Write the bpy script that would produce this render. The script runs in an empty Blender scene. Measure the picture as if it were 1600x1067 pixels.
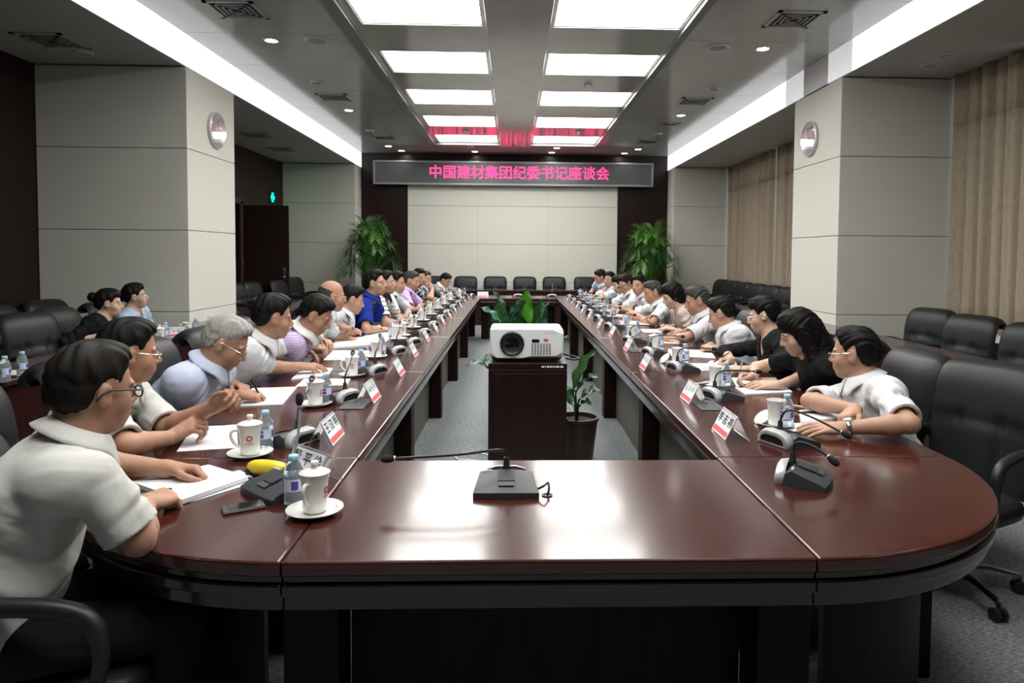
import bpy, math, random
import numpy as np
from mathutils import Vector, Matrix
random.seed(7)
SC = bpy.context.scene
COL = SC.collection
PI = math.pi
# ------------------------------------------------------------ camera
F_PX, CX, CY = 1067.0, 834.7, 445.4
YAW, PITCH, ROLL = .0319, .0442, -.0073
EYE = np.array([0, 0, 1.5])
def _cam_axes():
    cy, sy, cp, sp = math.cos(YAW), math.sin(YAW), math.cos(PITCH), math.sin(PITCH)
    cr, sr = math.cos(ROLL), math.sin(ROLL)
    f = np.array([sy*cp, cy*cp, -sp]); r = np.array([cy, -sy, 0]); u = np.cross(r, f)
    return np.array([cr*r - sr*u, sr*r + cr*u, f])
AX = _cam_axes()
cam_d = bpy.data.cameras.new('camera')
cam_d.sensor_width = 36; cam_d.lens = F_PX/1600*36
cam_d.shift_x = -(CX-800)/1600; cam_d.shift_y = (CY-533.5)/1600
cam_d.clip_start = .05; cam_d.clip_end = 100
cam = bpy.data.objects.new('camera', cam_d); COL.objects.link(cam)
mw = Matrix.Identity(4)
for i in range(3):
    mw[i][0], mw[i][1], mw[i][2], mw[i][3] = AX[0][i], AX[1][i], -AX[2][i], EYE[i]
cam.matrix_world = mw
SC.camera = cam
def at(x, y, axis, v):
    "the point of the plane axis = v that the photograph shows at pixel x, y"
    d = AX.T @ np.array([(x-CX)/F_PX, -(y-CY)/F_PX, 1.0])
    i = 'xyz'.index(axis)
    return EYE + d*((v-EYE[i])/d[i])
# ------------------------------------------------------------ world, exposure
SC.view_settings.view_transform = 'Standard'
SC.view_settings.look = 'None'
SC.view_settings.exposure = 0.72
SC.view_settings.gamma = 1.0
SC.view_settings.use_curve_mapping = False
w = bpy.data.worlds.new('world'); SC.world = w; w.use_nodes = True
w.node_tree.nodes['Background'].inputs[0].default_value = (.75, .85, 1, 1)
w.node_tree.nodes['Background'].inputs[1].default_value = 1.2
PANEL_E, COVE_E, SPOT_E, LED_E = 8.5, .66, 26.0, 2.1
# ------------------------------------------------------------ materials
def srgb(r, g, b):
    f = lambda c: (c/255/12.92) if c/255 <= .04045 else ((c/255+.055)/1.055)**2.4
    return (f(r), f(g), f(b), 1)
MATS = {}
def mat(name, col=(.5, .5, .5), rough=.5, metal=0, spec=.5, emit=0, ecol=None, coat=0, trans=0, ior=1.45, alpha=1):
    if name in MATS: return MATS[name]
    m = bpy.data.materials.new(name); m.use_nodes = True
    b = m.node_tree.nodes['Principled BSDF']
    c = tuple(col) if len(col) == 4 else tuple(col)+(1,)
    b.inputs['Base Color'].default_value = c
    b.inputs['Roughness'].default_value = rough
    b.inputs['Metallic'].default_value = metal
    b.inputs['Specular IOR Level'].default_value = spec
    b.inputs['Coat Weight'].default_value = coat
    b.inputs['Coat Roughness'].default_value = .05 if not name.startswith('mahogany') else .11
    b.inputs['Transmission Weight'].default_value = trans
    b.inputs['IOR'].default_value = ior
    b.inputs['Alpha'].default_value = alpha
    if emit:
        e = ecol or c
        b.inputs['Emission Color'].default_value = tuple(e) if len(e) == 4 else tuple(e)+(1,)
        b.inputs['Emission Strength'].default_value = emit
    m.diffuse_color = c
    MATS[name] = m
    return m
def nodes(m): return m.node_tree.nodes, m.node_tree.links, m.node_tree.nodes['Principled BSDF']
def noise_mat(name, c1, c2, scale=(1, 1, 1), nscale=10, detail=4, rough=.5, bump=0, bdist=.002, lo=.35, hi=.65, coord='Object', **k):
    "two colours mixed by a stretched noise, with bump from the same noise"
    if name in MATS: return MATS[name]
    m = mat(name, c1, rough, **k); n, l, b = nodes(m)
    tc = n.new('ShaderNodeTexCoord'); mp = n.new('ShaderNodeMapping')
    mp.inputs['Scale'].default_value = scale
    nz = n.new('ShaderNodeTexNoise'); nz.inputs['Scale'].default_value = nscale; nz.inputs['Detail'].default_value = detail
    rp = n.new('ShaderNodeValToRGB')
    rp.color_ramp.elements[0].position = lo; rp.color_ramp.elements[0].color = tuple(c1[:3])+(1,)
    rp.color_ramp.elements[1].position = hi; rp.color_ramp.elements[1].color = tuple(c2[:3])+(1,)
    l.new(tc.outputs[coord], mp.inputs['Vector']); l.new(mp.outputs[0], nz.inputs['Vector'])
    l.new(nz.outputs['Fac'], rp.inputs[0]); l.new(rp.outputs[0], b.inputs['Base Color'])
    if bump:
        bp = n.new('ShaderNodeBump'); bp.inputs['Strength'].default_value = bump; bp.inputs['Distance'].default_value = bdist
        l.new(nz.outputs['Fac'], bp.inputs['Height']); l.new(bp.outputs[0], b.inputs['Normal'])
    return m
M_BEIGE = noise_mat('beige_fabric_panel', (.67, .67, .60), (.635, .635, .565), nscale=220, rough=.85, bump=.15, bdist=.001, spec=.2)
M_CEIL = noise_mat('ceiling_metal_panel', (.47, .475, .455), (.44, .445, .425), nscale=3, rough=.13, spec=.55)
M_SOFF = mat('soffit_paint', (.43, .43, .41), .6)
M_TRAY = mat('tray_metal', (.20, .21, .205), .35)
M_DARKTRIM = mat('dark_gap', (.03, .03, .028), .7)
M_CARPET = noise_mat('grey_carpet', (.10, .112, .113), (.31, .335, .34), scale=(28, 110, 60), nscale=1.6, detail=6, rough=.95, bump=.7, bdist=.006, spec=.1)
M_WOODWALL = noise_mat('dark_wood_panel', (.014, .0052, .0048), (.020, .0072, .0064), scale=(14, 14, .9), nscale=2.2, rough=.32, spec=.4)
M_WOODWALL_L = noise_mat('dark_wood_wall', (.016, .0075, .0055), (.021, .010, .0075), scale=(14, 14, .9), nscale=2.2, rough=.42, spec=.35)
def wood(name, c1, c2, along, rough=.13, coat=.5):
    sc = (3, 40, 40) if along == 'x' else ((40, 3, 40) if along == 'y' else (40, 40, 3))
    return noise_mat(name, c1, c2, scale=sc, nscale=1.3, detail=7, rough=rough, coat=coat, spec=.6, bump=.02, bdist=.001)
M_TABLE_Y = wood('mahogany_top_long', (.034, .0068, .0043), (.060, .0125, .0080), 'y', .2, .35)
M_TABLE_X = wood('mahogany_top_cross', (.034, .0068, .0043), (.060, .0125, .0080), 'x', .2, .35)
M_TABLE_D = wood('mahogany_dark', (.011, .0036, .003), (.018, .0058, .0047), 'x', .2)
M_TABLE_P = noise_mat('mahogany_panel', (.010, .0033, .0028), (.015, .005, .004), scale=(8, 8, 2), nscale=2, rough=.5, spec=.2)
M_LAM = noise_mat('grey_brown_laminate', (.10, .095, .08), (.125, .118, .10), scale=(6, 6, 1), nscale=3, rough=.5)
M_DESK = wood('desk_mahogany', (.030, .0105, .0075), (.052, .019, .0135), 'y', .25)
M_DESK_F = noise_mat('desk_front', (.017, .0035, .0032), (.024, .005, .0045), scale=(8, 8, 1), nscale=2, rough=.3)
M_LEATHER = noise_mat('black_leather', (.0105, .0115, .013), (.016, .017, .019), nscale=130, rough=.43, bump=.25, bdist=.0015, spec=.35)
M_BLACKP = mat('black_plastic', (.013, .014, .016), .42)
M_CHROME = mat('chrome', (.75, .76, .78), .15, metal=1)
M_SILVER = mat('silver_plastic', (.62, .63, .65), .33, metal=.35)
M_MICGREY = mat('charcoal_plastic', (.040, .044, .050), .4)
M_MICDARK = noise_mat('speaker_grille', (.012, .013, .016), (.03, .032, .037), nscale=900, rough=.6)
M_FOAM = noise_mat('black_foam', (.006, .006, .008), (.02, .02, .022), nscale=500, rough=.95)
M_PORC = mat('white_porcelain', (.78, .78, .75), .12, coat=.5)
M_PAPER = mat('white_paper', (.80, .81, .84), .75, spec=.2)
M_PAPER2 = mat('cream_paper', (.78, .75, .62), .75, spec=.2)
M_INK = mat('black_ink', (.012, .012, .015), .7)
M_RED = mat('red_print', (.50, .05, .05), .5)
M_CARDRED = mat('card_red', (.75, .13, .14), .6)
M_CAP = mat('pale_blue_cap', (.32, .62, .76), .35)
M_PET = mat('clear_bottle', (.80, .89, .94), .06, trans=.86, ior=1.16)
M_WATER = mat('water', (.82, .92, .97), .02, trans=.9, ior=1.25)
M_LABEL = mat('bottle_label', (.62, .70, .82), .4)
M_PURPLE = mat('purple_print', (.10, .045, .42), .45)
M_ACRYL = mat('clear_acrylic', (.93, .95, .97), .04, trans=.93, ior=1.12, spec=.6)
M_WHITEP = mat('white_plastic', (.80, .80, .82), .35)
M_GREYM = mat('grey_metal', (.30, .31, .31), .4)
M_DGREY = mat('dark_grey_metal', (.055, .058, .06), .5)
M_GLASSLENS = mat('dark_lens', (.005, .006, .01), .05, coat=1)
M_CURTAIN = None
# ------------------------------------------------------------ mesh building
class MB:
    def __init__(self): self.v = []; self.f = []; self.mi = []
    def add(self, vs, fs, m=0):
        o = len(self.v); self.v += [tuple(map(float, p)) for p in vs]
        self.f += [tuple(o+i for i in q) for q in fs]; self.mi += [m]*len(fs); return self
    def box(self, c, s, rz=0, m=0, R=None):
        c = np.array(c, float); h = np.array(s, float)/2
        R = R if R is not None else rotz(rz)
        P = [c + R @ (h*np.array([a, b, d])) for a in (-1, 1) for b in (-1, 1) for d in (-1, 1)]
        return self.add(P, [(0, 1, 3, 2), (4, 6, 7, 5), (0, 4, 5, 1), (2, 3, 7, 6), (0, 2, 6, 4), (1, 5, 7, 3)], m)
    def bb(self, lo, hi, m=0):
        lo = np.array(lo, float); hi = np.array(hi, float)
        return self.box((lo+hi)/2, hi-lo, m=m)
    def prism(self, poly, z0, z1, m=0, caps=True):
        n = len(poly)
        P = [(x, y, z0) for x, y in poly]+[(x, y, z1) for x, y in poly]
        F = [(i, (i+1) % n, n+(i+1) % n, n+i) for i in range(n)]
        if caps: F += [tuple(range(n-1, -1, -1)), tuple(range(n, 2*n))]
        return self.add(P, F, m)
    def tube(self, pts, r, n=10, m=0, caps=True, closed=False):
        pts = [np.array(p, float) for p in pts]; k = len(pts)
        rs = list(r) if hasattr(r, '__len__') else [r]*k
        P = []; up = np.array([0, 0, 1.0]); u = None
        for i, p in enumerate(pts):
            a = pts[(i-1) % k] if (closed or i) else p; b = pts[(i+1) % k] if (closed or i < k-1) else p
            t = unit(b-a)
            if u is None:
                u = np.cross(t, up if abs(t[2]) < .95 else np.array([1.0, 0, 0]))
            u = unit(u - t*(u @ t)); v = np.cross(t, u)
            P += [p + rs[i]*(math.cos(2*PI*j/n)*u + math.sin(2*PI*j/n)*v) for j in range(n)]
        F = []
        for i in range(k if closed else k-1):
            a, b = i*n, ((i+1) % k)*n
            F += [(a+j, a+(j+1) % n, b+(j+1) % n, b+j) for j in range(n)]
        if caps and not closed: F += [tuple(range(n-1, -1, -1)), tuple(range((k-1)*n, k*n))]
        return self.add(P, F, m)
    def cyl(self, a, b, r0, r1=None, n=20, m=0):
        return self.tube([a, b], [r0, r0 if r1 is None else r1], n, m)
    def lathe(self, prof, o=(0, 0, 0), n=28, m=0, ax=None, closed=False):
        "prof: (radius, height) pairs turned about the z axis (or ax) at o"
        o = np.array(o, float); R = np.eye(3) if ax is None else frame_z(ax)
        P = []; k = len(prof)
        for r, h in prof:
            P += [o + R @ np.array([r*math.cos(2*PI*j/n), r*math.sin(2*PI*j/n), h]) for j in range(n)]
        F = []
        for i in range(k if closed else k-1):
            a, b = i*n, ((i+1) % k)*n
            F += [(a+j, a+(j+1) % n, b+(j+1) % n, b+j) for j in range(n)]
        if not closed:
            if prof[0][0] > 1e-6: F.append(tuple(range(n-1, -1, -1)))
            if prof[-1][0] > 1e-6: F.append(tuple(range((k-1)*n, k*n)))
        return self.add(P, F, m)
    def grid(self, fn, nu, nv, m=0, closed_u=False):
        P = [fn(i/(nu if closed_u else nu-1), j/(nv-1)) for j in range(nv) for i in range(nu)]
        F = [(j*nu+i, j*nu+(i+1) % nu, (j+1)*nu+(i+1) % nu, (j+1)*nu+i) for j in range(nv-1) for i in range(nu if closed_u else nu-1)]
        return self.add(P, F, m)
    def ell(self, c, r, n=16, m=0, R=None):
        R = np.eye(3) if R is None else R; c = np.array(c, float)
        def fn(u, v):
            a, b = 2*PI*u, PI*(v-.5)
            return c + R @ np.array([r[0]*math.cos(a)*math.cos(b), r[1]*math.sin(a)*math.cos(b), r[2]*math.sin(b)])
        return self.grid(fn, n, max(6, n//2+1), m, True)
    def build(self, name, m, parent=None, smooth=False, bevel=0, seg=2, solid=0, sub=0, angle=None, merge=False):
        me = bpy.data.meshes.new(name)
        me.from_pydata(self.v, [], self.f)
        ms = m if isinstance(m, (list, tuple)) else [m]
        for q in ms: me.materials.append(q)
        if len(ms) > 1: me.polygons.foreach_set('material_index', self.mi)
        import bmesh
        bm = bmesh.new(); bm.from_mesh(me)
        if merge: bmesh.ops.remove_doubles(bm, verts=bm.verts, dist=1e-5)
        bmesh.ops.recalc_face_normals(bm, faces=bm.faces); bm.to_mesh(me); bm.free()
        if smooth:
            me.polygons.foreach_set('use_smooth', [True]*len(me.polygons))
            me.set_sharp_from_angle(angle=math.radians(angle or 40))
        o = bpy.data.objects.new(name, me); COL.objects.link(o)
        if parent is not None: o.parent = parent
        if solid: q = o.modifiers.new('solid', 'SOLIDIFY'); q.thickness = solid; q.offset = 0
        if bevel:
            q = o.modifiers.new('bevel', 'BEVEL'); q.width = bevel; q.segments = seg; q.limit_method = 'ANGLE'
        if sub: q = o.modifiers.new('sub', 'SUBSURF'); q.levels = sub; q.render_levels = sub
        return o
def unit(v):
    v = np.array(v, float); n = np.linalg.norm(v); return v/n if n > 1e-9 else v
def rotz(a):
    c, s = math.cos(a), math.sin(a); return np.array([[c, -s, 0], [s, c, 0], [0, 0, 1.0]])
def rotx(a):
    c, s = math.cos(a), math.sin(a); return np.array([[1.0, 0, 0], [0, c, -s], [0, s, c]])
def roty(a):
    c, s = math.cos(a), math.sin(a); return np.array([[c, 0, s], [0, 1.0, 0], [-s, 0, c]])
def frame_z(ax):
    z = unit(ax); t = np.array([1.0, 0, 0]) if abs(z[0]) < .9 else np.array([0, 1.0, 0])
    x = unit(np.cross(t, z)); return np.array([x, np.cross(z, x), z]).T
def bez(pts, n=12):
    "smooth curve through points (Catmull-Rom)"
    P = [np.array(p, float) for p in pts]; P = [2*P[0]-P[1]]+P+[2*P[-1]-P[-2]]; out = []
    for i in range(1, len(P)-2):
        for k in range(n):
            t = k/n; a, b, c, d = P[i-1:i+3]
            out.append(.5*((2*b)+(c-a)*t+(2*a-5*b+4*c-d)*t*t+(3*b-a-3*c+d)*t**3))
    out.append(P[-2]); return out
def tag(o, label, cat, group=None, kind=None):
    o['label'] = label; o['category'] = cat
    if group: o['group'] = group
    if kind: o['kind'] = kind
    return o
def thing(name, label, cat, loc=(0, 0, 0), rz=0, group=None):
    o = bpy.data.objects.new(name, None); COL.objects.link(o); o.empty_display_size = .1
    o.location = tuple(map(float, loc)); o.rotation_euler = (0, 0, rz)
    return tag(o, label, cat, group)
def dup(root, loc, rz=0, label=None, group=None):
    r = root.copy(); COL.objects.link(r); r.location = tuple(map(float, loc)); r.rotation_euler = (0, 0, rz)
    if label: r['label'] = label
    if group: r['group'] = group
    for ch in KIDS[root.name]:
        c = ch.copy(); COL.objects.link(c); c.parent = r
        for g in KIDS.get(ch.name, []):
            d = g.copy(); COL.objects.link(d); d.parent = c
    return r
KIDS = {}
def remember(root):
    "list a finished thing's parts so that it can be copied"
    for o in COL.objects:
        if o.parent is not None:
            L = KIDS.setdefault(o.parent.name, [])
            if o not in L: L.append(o)
    KIDS.setdefault(root.name, [])
    return root
def struct(o):
    o['kind'] = 'structure'; return o
def text_obj(name, body, size, m, parent=None, loc=(0, 0, 0), R=None, extrude=.0008, align='CENTER', sx=1.0, bold=0):
    cu = bpy.data.curves.new(name, 'FONT'); cu.body = body; cu.size = size; cu.extrude = extrude
    cu.align_x = align; cu.align_y = 'CENTER'; cu.offset = bold
    o = bpy.data.objects.new(name, cu); COL.objects.link(o)
    dg = bpy.context.evaluated_depsgraph_get()
    me = bpy.data.meshes.new_from_object(o.evaluated_get(dg)); me.name = name
    bpy.data.objects.remove(o); bpy.data.curves.remove(cu)
    me.materials.clear(); me.materials.append(m)
    o = bpy.data.objects.new(name, me); COL.objects.link(o)
    R = np.eye(3) if R is None else R
    mm = Matrix.Identity(4)
    for i in range(3):
        for j in range(3): mm[i][j] = R[i][j]*(sx if j == 0 else 1)
        mm[i][3] = loc[i]
    me.transform(mm)
    if parent is not None: o.parent = parent
    return o
# ================================================================ the room
XL, XR = -3.465, 3.58          # inner faces of columns and glowing fascias
WL, WR = -5.04, 4.95           # side walls
Z_C, Z_S = 3.8, 3.47           # main ceiling, low side ceilings
Y0, Y1 = -2.4, 15.8            # room ends
def slab(name, lo, hi, m, bevel=0):
    return struct(MB().bb(lo, hi).build(name, m, bevel=bevel))
slab('floor', (WL-.2, Y0-.2, -.1), (WR+.4, Y1+.2, 0), M_CARPET)
# main ceiling in three strips around the light tray, with fine panel joints
TX0, TX1, TY1 = -1.76, 1.80, 14.40
def ceiling_strip(name, x0, x1, y0, y1):
    b = MB(); y = y0
    while y < y1-.01:
        e = min(y+1.22, y1); b.bb((x0, y+.0035, Z_C), (x1, e-.0035, Z_C+.12)); y = e
    b.bb((x0, y0, Z_C+.012), (x1, y1, Z_C+.13), 1)
    return struct(b.build(name, [M_CEIL, M_DARKTRIM]))
ceiling_strip('ceiling_left', XL, TX0, Y0, Y1)
ceiling_strip('ceiling_right', TX1, XR, Y0, Y1)
slab('ceiling_back', (TX0, TY1, Z_C), (TX1, Y1, Z_C+.12), M_CEIL)
slab('ceiling_low_left', (WL, Y0, Z_S), (XL, Y1, Z_S+.5), M_SOFF)
slab('ceiling_low_right', (XR, Y0, Z_S), (WR, Y1, Z_S+.5), M_SOFF)
# tray: recessed luminous panels, centre beam, side rails
ROWS = [(13.42, 14.30)]+[(13.42-1.82*k, 14.33-1.82*k) for k in range(1, 8)]
LX = [(-1.53, -.315), (.40, 1.70)]
b = MB(); b.bb((TX0, Y0, Z_C+.10), (TX1, TY1, Z_C+.2))
struct(b.build('ceiling_tray', M_TRAY))
b = MB()
for x0, x1 in ((TX0, -1.62), (1.72, TX1)):
    b.bb((x0, Y0, Z_C-.03), (x1, TY1, Z_C+.1))
b.bb((TX0, TY1-.07, Z_C-.03), (TX1, TY1, Z_C+.1))
struct(b.build('trim_1', M_TRAY))
b = MB(); b.bb((-.27, Y0, Z_C-.07), (.355, TY1-.07, Z_C+.1))
struct(b.build('ceiling_beam', M_CEIL, bevel=.004))
for k, (x0, x1) in enumerate(LX):                  # cross bands between the lights
    b = MB(); ys = sorted(ROWS)
    edges = [(Y0, ys[0][0])]+[(ys[i][1], ys[i+1][0]) for i in range(len(ys)-1)]
    for a, c in edges: b.bb(((-1.62, .355)[k], a, Z_C+.012), ((-.27, 1.72)[k], c, Z_C+.1))
    for i in range(len(ys)):
        b.bb(((-1.62, .355)[k], ys[i][0], Z_C+.012), (x0, ys[i][1], Z_C+.1))
        b.bb((x1, ys[i][0], Z_C+.012), ((-.27, 1.72)[k], ys[i][1], Z_C+.1))
    struct(b.build('trim_%d' % (2+k), M_CEIL))
M_PANEL = mat('luminous_panel', (.9, .9, .9), .5, emit=PANEL_E, ecol=(1, .985, .95))
ORD = ['nearest the far wall', 'second from the far wall', 'third from the far wall', 'fourth from the far wall', 'fifth from the far wall', 'nearest the viewer in the picture', 'just above the viewer', 'above and behind the viewer']
for i, (a, c) in enumerate(ROWS):
    for k, (x0, x1) in enumerate(LX):
        t = thing('ceiling_light', 'white luminous ceiling panel in the %s row, %s' % (('left', 'right')[k], ORD[i]), 'ceiling light', ((x0+x1)/2, (a+c)/2, Z_C+.03), group='luminous ceiling panels')
        h = ((x1-x0)/2, (c-a)/2)
        MB().bb((-h[0]+.012, -h[1]+.012, .0), (h[0]-.012, h[1]-.012, .03)).build('diffuser', M_PANEL, t)
        b = MB()
        for s in (-1, 1):
            b.bb((s*h[0]-.006-.006*s, -h[1], -.006), (s*h[0]+.006-.006*s, h[1], .035)); b.bb((-h[0], s*h[1]-.006-.006*s, -.006), (h[0], s*h[1]+.006-.006*s, .035))
        b.build('frame', M_GREYM, t)
# fascias between low and main ceiling; own glow stands in for hidden tubes
M_COVE = mat('glowing_fascia', (.85, .85, .86), .5, emit=COVE_E, ecol=(.93, .96, 1))
M_COVE2 = mat('weak_glow_fascia', (.85, .85, .86), .5, emit=COVE_E*.42, ecol=(.93, .96, 1))  # weaker glow painted in where the light fades beside the dark stretch
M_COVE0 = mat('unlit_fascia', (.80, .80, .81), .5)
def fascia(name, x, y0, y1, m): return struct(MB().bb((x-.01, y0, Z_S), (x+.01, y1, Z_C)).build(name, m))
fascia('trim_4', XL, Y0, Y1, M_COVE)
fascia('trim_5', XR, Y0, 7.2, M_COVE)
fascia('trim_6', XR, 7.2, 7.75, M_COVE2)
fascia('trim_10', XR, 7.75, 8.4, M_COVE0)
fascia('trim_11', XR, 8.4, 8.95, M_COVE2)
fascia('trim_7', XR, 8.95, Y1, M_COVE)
# walls
b = MB(); b.bb((WL-.2, Y0, 0), (WL, 11.92, Z_S)); struct(b.build('wall_left', M_WOODWALL_L))
b = MB(); b.bb((WL-.2, 12.8, 0), (WL, Y1, Z_S)); b.bb((WL-.2, 11.92, 2.40), (WL, 12.8, Z_S)); struct(b.build('wall_left_rear', M_WOODWALL_L))
slab('wall_corridor', (WL-1.4, 11.5, 0), (WL-1.3, 13.4, 2.6), M_WOODWALL_L)
slab('wall_corridor_near', (WL-1.4, 11.4, 0), (WL-.2, 11.5, 2.6), M_WOODWALL_L)
slab('wall_corridor_far', (WL-1.4, 13.4, 0), (WL-.2, 13.5, 2.6), M_WOODWALL_L)
slab('ceiling_corridor', (WL-1.4, 11.4, 2.6), (WL-.2, 13.5, 2.7), M_SOFF)
slab('floor_corridor', (WL-1.4, 11.4, -.1), (WL-.2, 13.5, 0), M_CARPET)
slab('wall_front', (WL-.2, Y0-.2, 0), (WR+.3, Y0, 4.1), M_WOODWALL_L)
slab('wall_back', (WL-.2, Y1, 0), (WR+.3, Y1+.2, 4.1), M_WOODWALL)
# wooden wall joints on the left wall
b = MB()
for y in (4.1, 5.2, 6.3, 9.6, 10.75, 13.45, 14.1): b.bb((WL-.002, y-.006, 0), (WL+.002, y+.006, Z_S))
struct(b.build('trim_8', M_DARKTRIM))
b = MB()
for y in (11.87, 12.83): b.bb((WL, y-.05, 0), (WL+.03, y+.05, 2.45))
b.bb((WL, 11.82, 2.40), (WL+.03, 12.88, 2.5)); struct(b.build('trim_9', noise_mat('door_casing', (.06, .018, .014), (.075, .022, .017), nscale=3, rough=.3)))
def panelled(name, lo, hi, zs, m=M_BEIGE, gap=.006, xs=None, face=None):
    "upholstered wall panels split by thin dark joints at the heights zs"
    b = MB(); lv = [lo[2]]+list(zs)+[hi[2]]
    xx = [lo[0]]+list(xs or [])+[hi[0]]
    for a, c in zip(lv[:-1], lv[1:]):
        for p, q in zip(xx[:-1], xx[1:]):
            g = gap/2
            b.bb((p+(g*.25 if p > lo[0] else 0), lo[1], a+(g if a > lo[2] else 0)), (q-(g*.25 if q < hi[0] else 0), hi[1], c-(g if c < hi[2] else 0)))
    o = struct(b.build(name, m, bevel=.004, seg=1))
    e = .012
    i = MB(); i.bb((lo[0]+e, lo[1]+e, lo[2]), (hi[0]-e, hi[1]-e, hi[2]-.002)); struct(i.build(name+'_core', M_DARKTRIM))
    return o
ZJ = (.86, 1.735, 2.605)
panelled('pillar_left', (WL+.005, 7.43, 0), (XL, 8.67, Z_S-.012), ZJ)
panelled('pillar_right', (XR, 7.43, 0), (WR+.39, 8.67, Z_S-.012), ZJ)
panelled('pillar_left_rear', (WL+.005, 15.18, 0), (XL, Y1-.005, Z_S-.012), ZJ)
panelled('pillar_right_rear', (XR, 15.18, 0), (WR+.39, Y1-.005, Z_S-.012), ZJ)
panelled('wall_back_panel', (-2.40, Y1-.06, 0), (2.41, Y1-.002, 3.14), ZJ, xs=(-.80, .81))
# window side: sill box, glazing behind curtains
def window_bay(n, y0, y1):
    b = MB(); b.bb((WR+.25, y0, 0), (WR+.4, y1, .80)); b.bb((WR+.25, y0, 3.4), (WR+.4, y1, 4.0)); struct(b.build('wall_right_%d' % n, M_BEIGE))
    b = MB(); y = y0
    while y < y1-.05:
        b.bb((WR+.30, y, .8), (WR+.36, y+.06, 3.4)); y += 1.24
    for z in (.8, 1.9, 3.36): b.bb((WR+.30, y0, z), (WR+.36, y1, z+.05))
    f = struct(b.build('window_%d' % n, M_GREYM))
    g = MB(); g.bb((WR+.325, y0, .82), (WR+.335, y1, 3.38)); g.build('pane', mat('window_glass', (.9, .95, .97), .02, trans=1, ior=1.1), f)
    b = MB(); b.bb((4.62, y0, .02), (WR+.25, y1, .70)); struct(b.build('wall_right_cabinet_%d' % n, M_WOODWALL))
    b = MB(); b.bb((4.56, y0, .70), (WR+.30, y1, .74)); struct(b.build('trim_sill_%d' % n, M_BEIGE, bevel=.006))
window_bay(1, Y0, 7.43); window_bay(2, 8.67, 15.18)
# pleated curtains
M_CURTAIN = noise_mat('linen_curtain', (.36, .30, .225), (.43, .365, .28), scale=(40, 40, 6), nscale=2.2, detail=5, rough=.9, bump=.3, bdist=.002, spec=.15)
def curtain(label, y0, y1, seed, seam=True, x=4.80):
    rnd = random.Random(seed); t = thing('curtain', label, 'curtain', (x, (y0+y1)/2, .745), group='linen curtains along the windows')
    ph = [rnd.uniform(0, 6.28) for _ in range(6)]; w = y1-y0; n = int(w*80)
    def off(u, v):
        y = u*w; a = .036+.022*(.4+.6*v)
        s = math.sin(y*2*PI/.19+ph[0]+.9*math.sin(y*3.1+ph[1])+.5*math.sin(y*7+ph[2]))
        s = s*.8+.28*math.sin(y*2*PI/.095+ph[5]+.7*math.sin(y*5+ph[1]))
        return a*s+.016*math.sin(y*2*PI/.41+ph[3]+v*.7)+.006*math.sin(y*53+ph[4])
    def fn(z0, z1):
        return lambda u, v: (off(u, 1-(z0+(z1-z0)*v)/2.72), (u-.5)*w+.01*math.sin(u*40+ph[5])*(1-v), z0+(z1-z0)*v)
    MB().grid(fn(.0, 2.185), n, 8).build('drape', M_CURTAIN, t, smooth=True, angle=80, solid=.006)
    MB().grid(fn(2.185, 2.73), n, 4).build('heading', M_CURTAIN, t, smooth=True, angle=80, solid=.009)
    return t
curtain('pleated linen curtain nearest the viewer, beside the two desk chairs', 3.2, 6.15, 3)
curtain('pleated linen curtain against the near side of the right pillar', 6.2, 7.41, 4)
curtain('pleated linen curtain beyond the right pillar, this side of the bright gap', 8.69, 12.3, 5)
curtain('pleated linen curtain from the bright gap to the far corner', 12.36, 15.16, 6)
curtain('pleated linen curtain on the right window beside the viewer', -2.3, 3.15, 7)
# open door on the left, lever handle, light switches, exit sign
d = struct(MB().bb((0, -.022, .01), (.83, .022, 2.38)).build('door_1', M_WOODWALL_L, bevel=.003))
d.location = (WL+.05, 12.86, 0)
for s in (-1, 1):
    h = MB(); h.box((.755, s*.026, 1.12), (.05, .008, .22)); h.tube([(.755, s*.03, 1.06), (.755, s*.07, 1.06), (.70, s*.072, 1.06), (.63, s*.07, 1.06)], .009); h.cyl((.755, s*.026, 1.19), (.755, s*.045, 1.19), .016)
    h.build('handle', M_CHROME, d, smooth=True)
t = thing('light_switch', 'white double light switch on the dark wall near the door', 'light switch', (WL, 13.0, 1.33))
for k in (-1, 1):
    p = MB().bb((0, k*.05-.042, -.06), (.012, k*.05+.042, .06)).build('plate', M_WHITEP, t, bevel=.003)
    MB().bb((.012, k*.05-.02, -.03), (.017, k*.05+.02, .03)).build('rocker', mat('ivory_plastic', (.7, .7, .66), .4), p)
t = thing('exit_light', 'small lit green cross-shaped exit light on the dark wall', 'exit light', (WL, 14.5, 2.66))
MB().bb((0, -.13, -.13), (.02, .13, .13)).build('housing', mat('dark_green_plate', (.004, .02, .015), .5), t)
MB().bb((.02, -.032, -.095), (.03, .032, .095)).bb((.02, -.095, -.032), (.03, .095, .032)).build('lit_symbol', mat('green_light', (.0, .8, .4), .5, emit=3.0, ecol=(0.0, .9, .42)), t)
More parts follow.
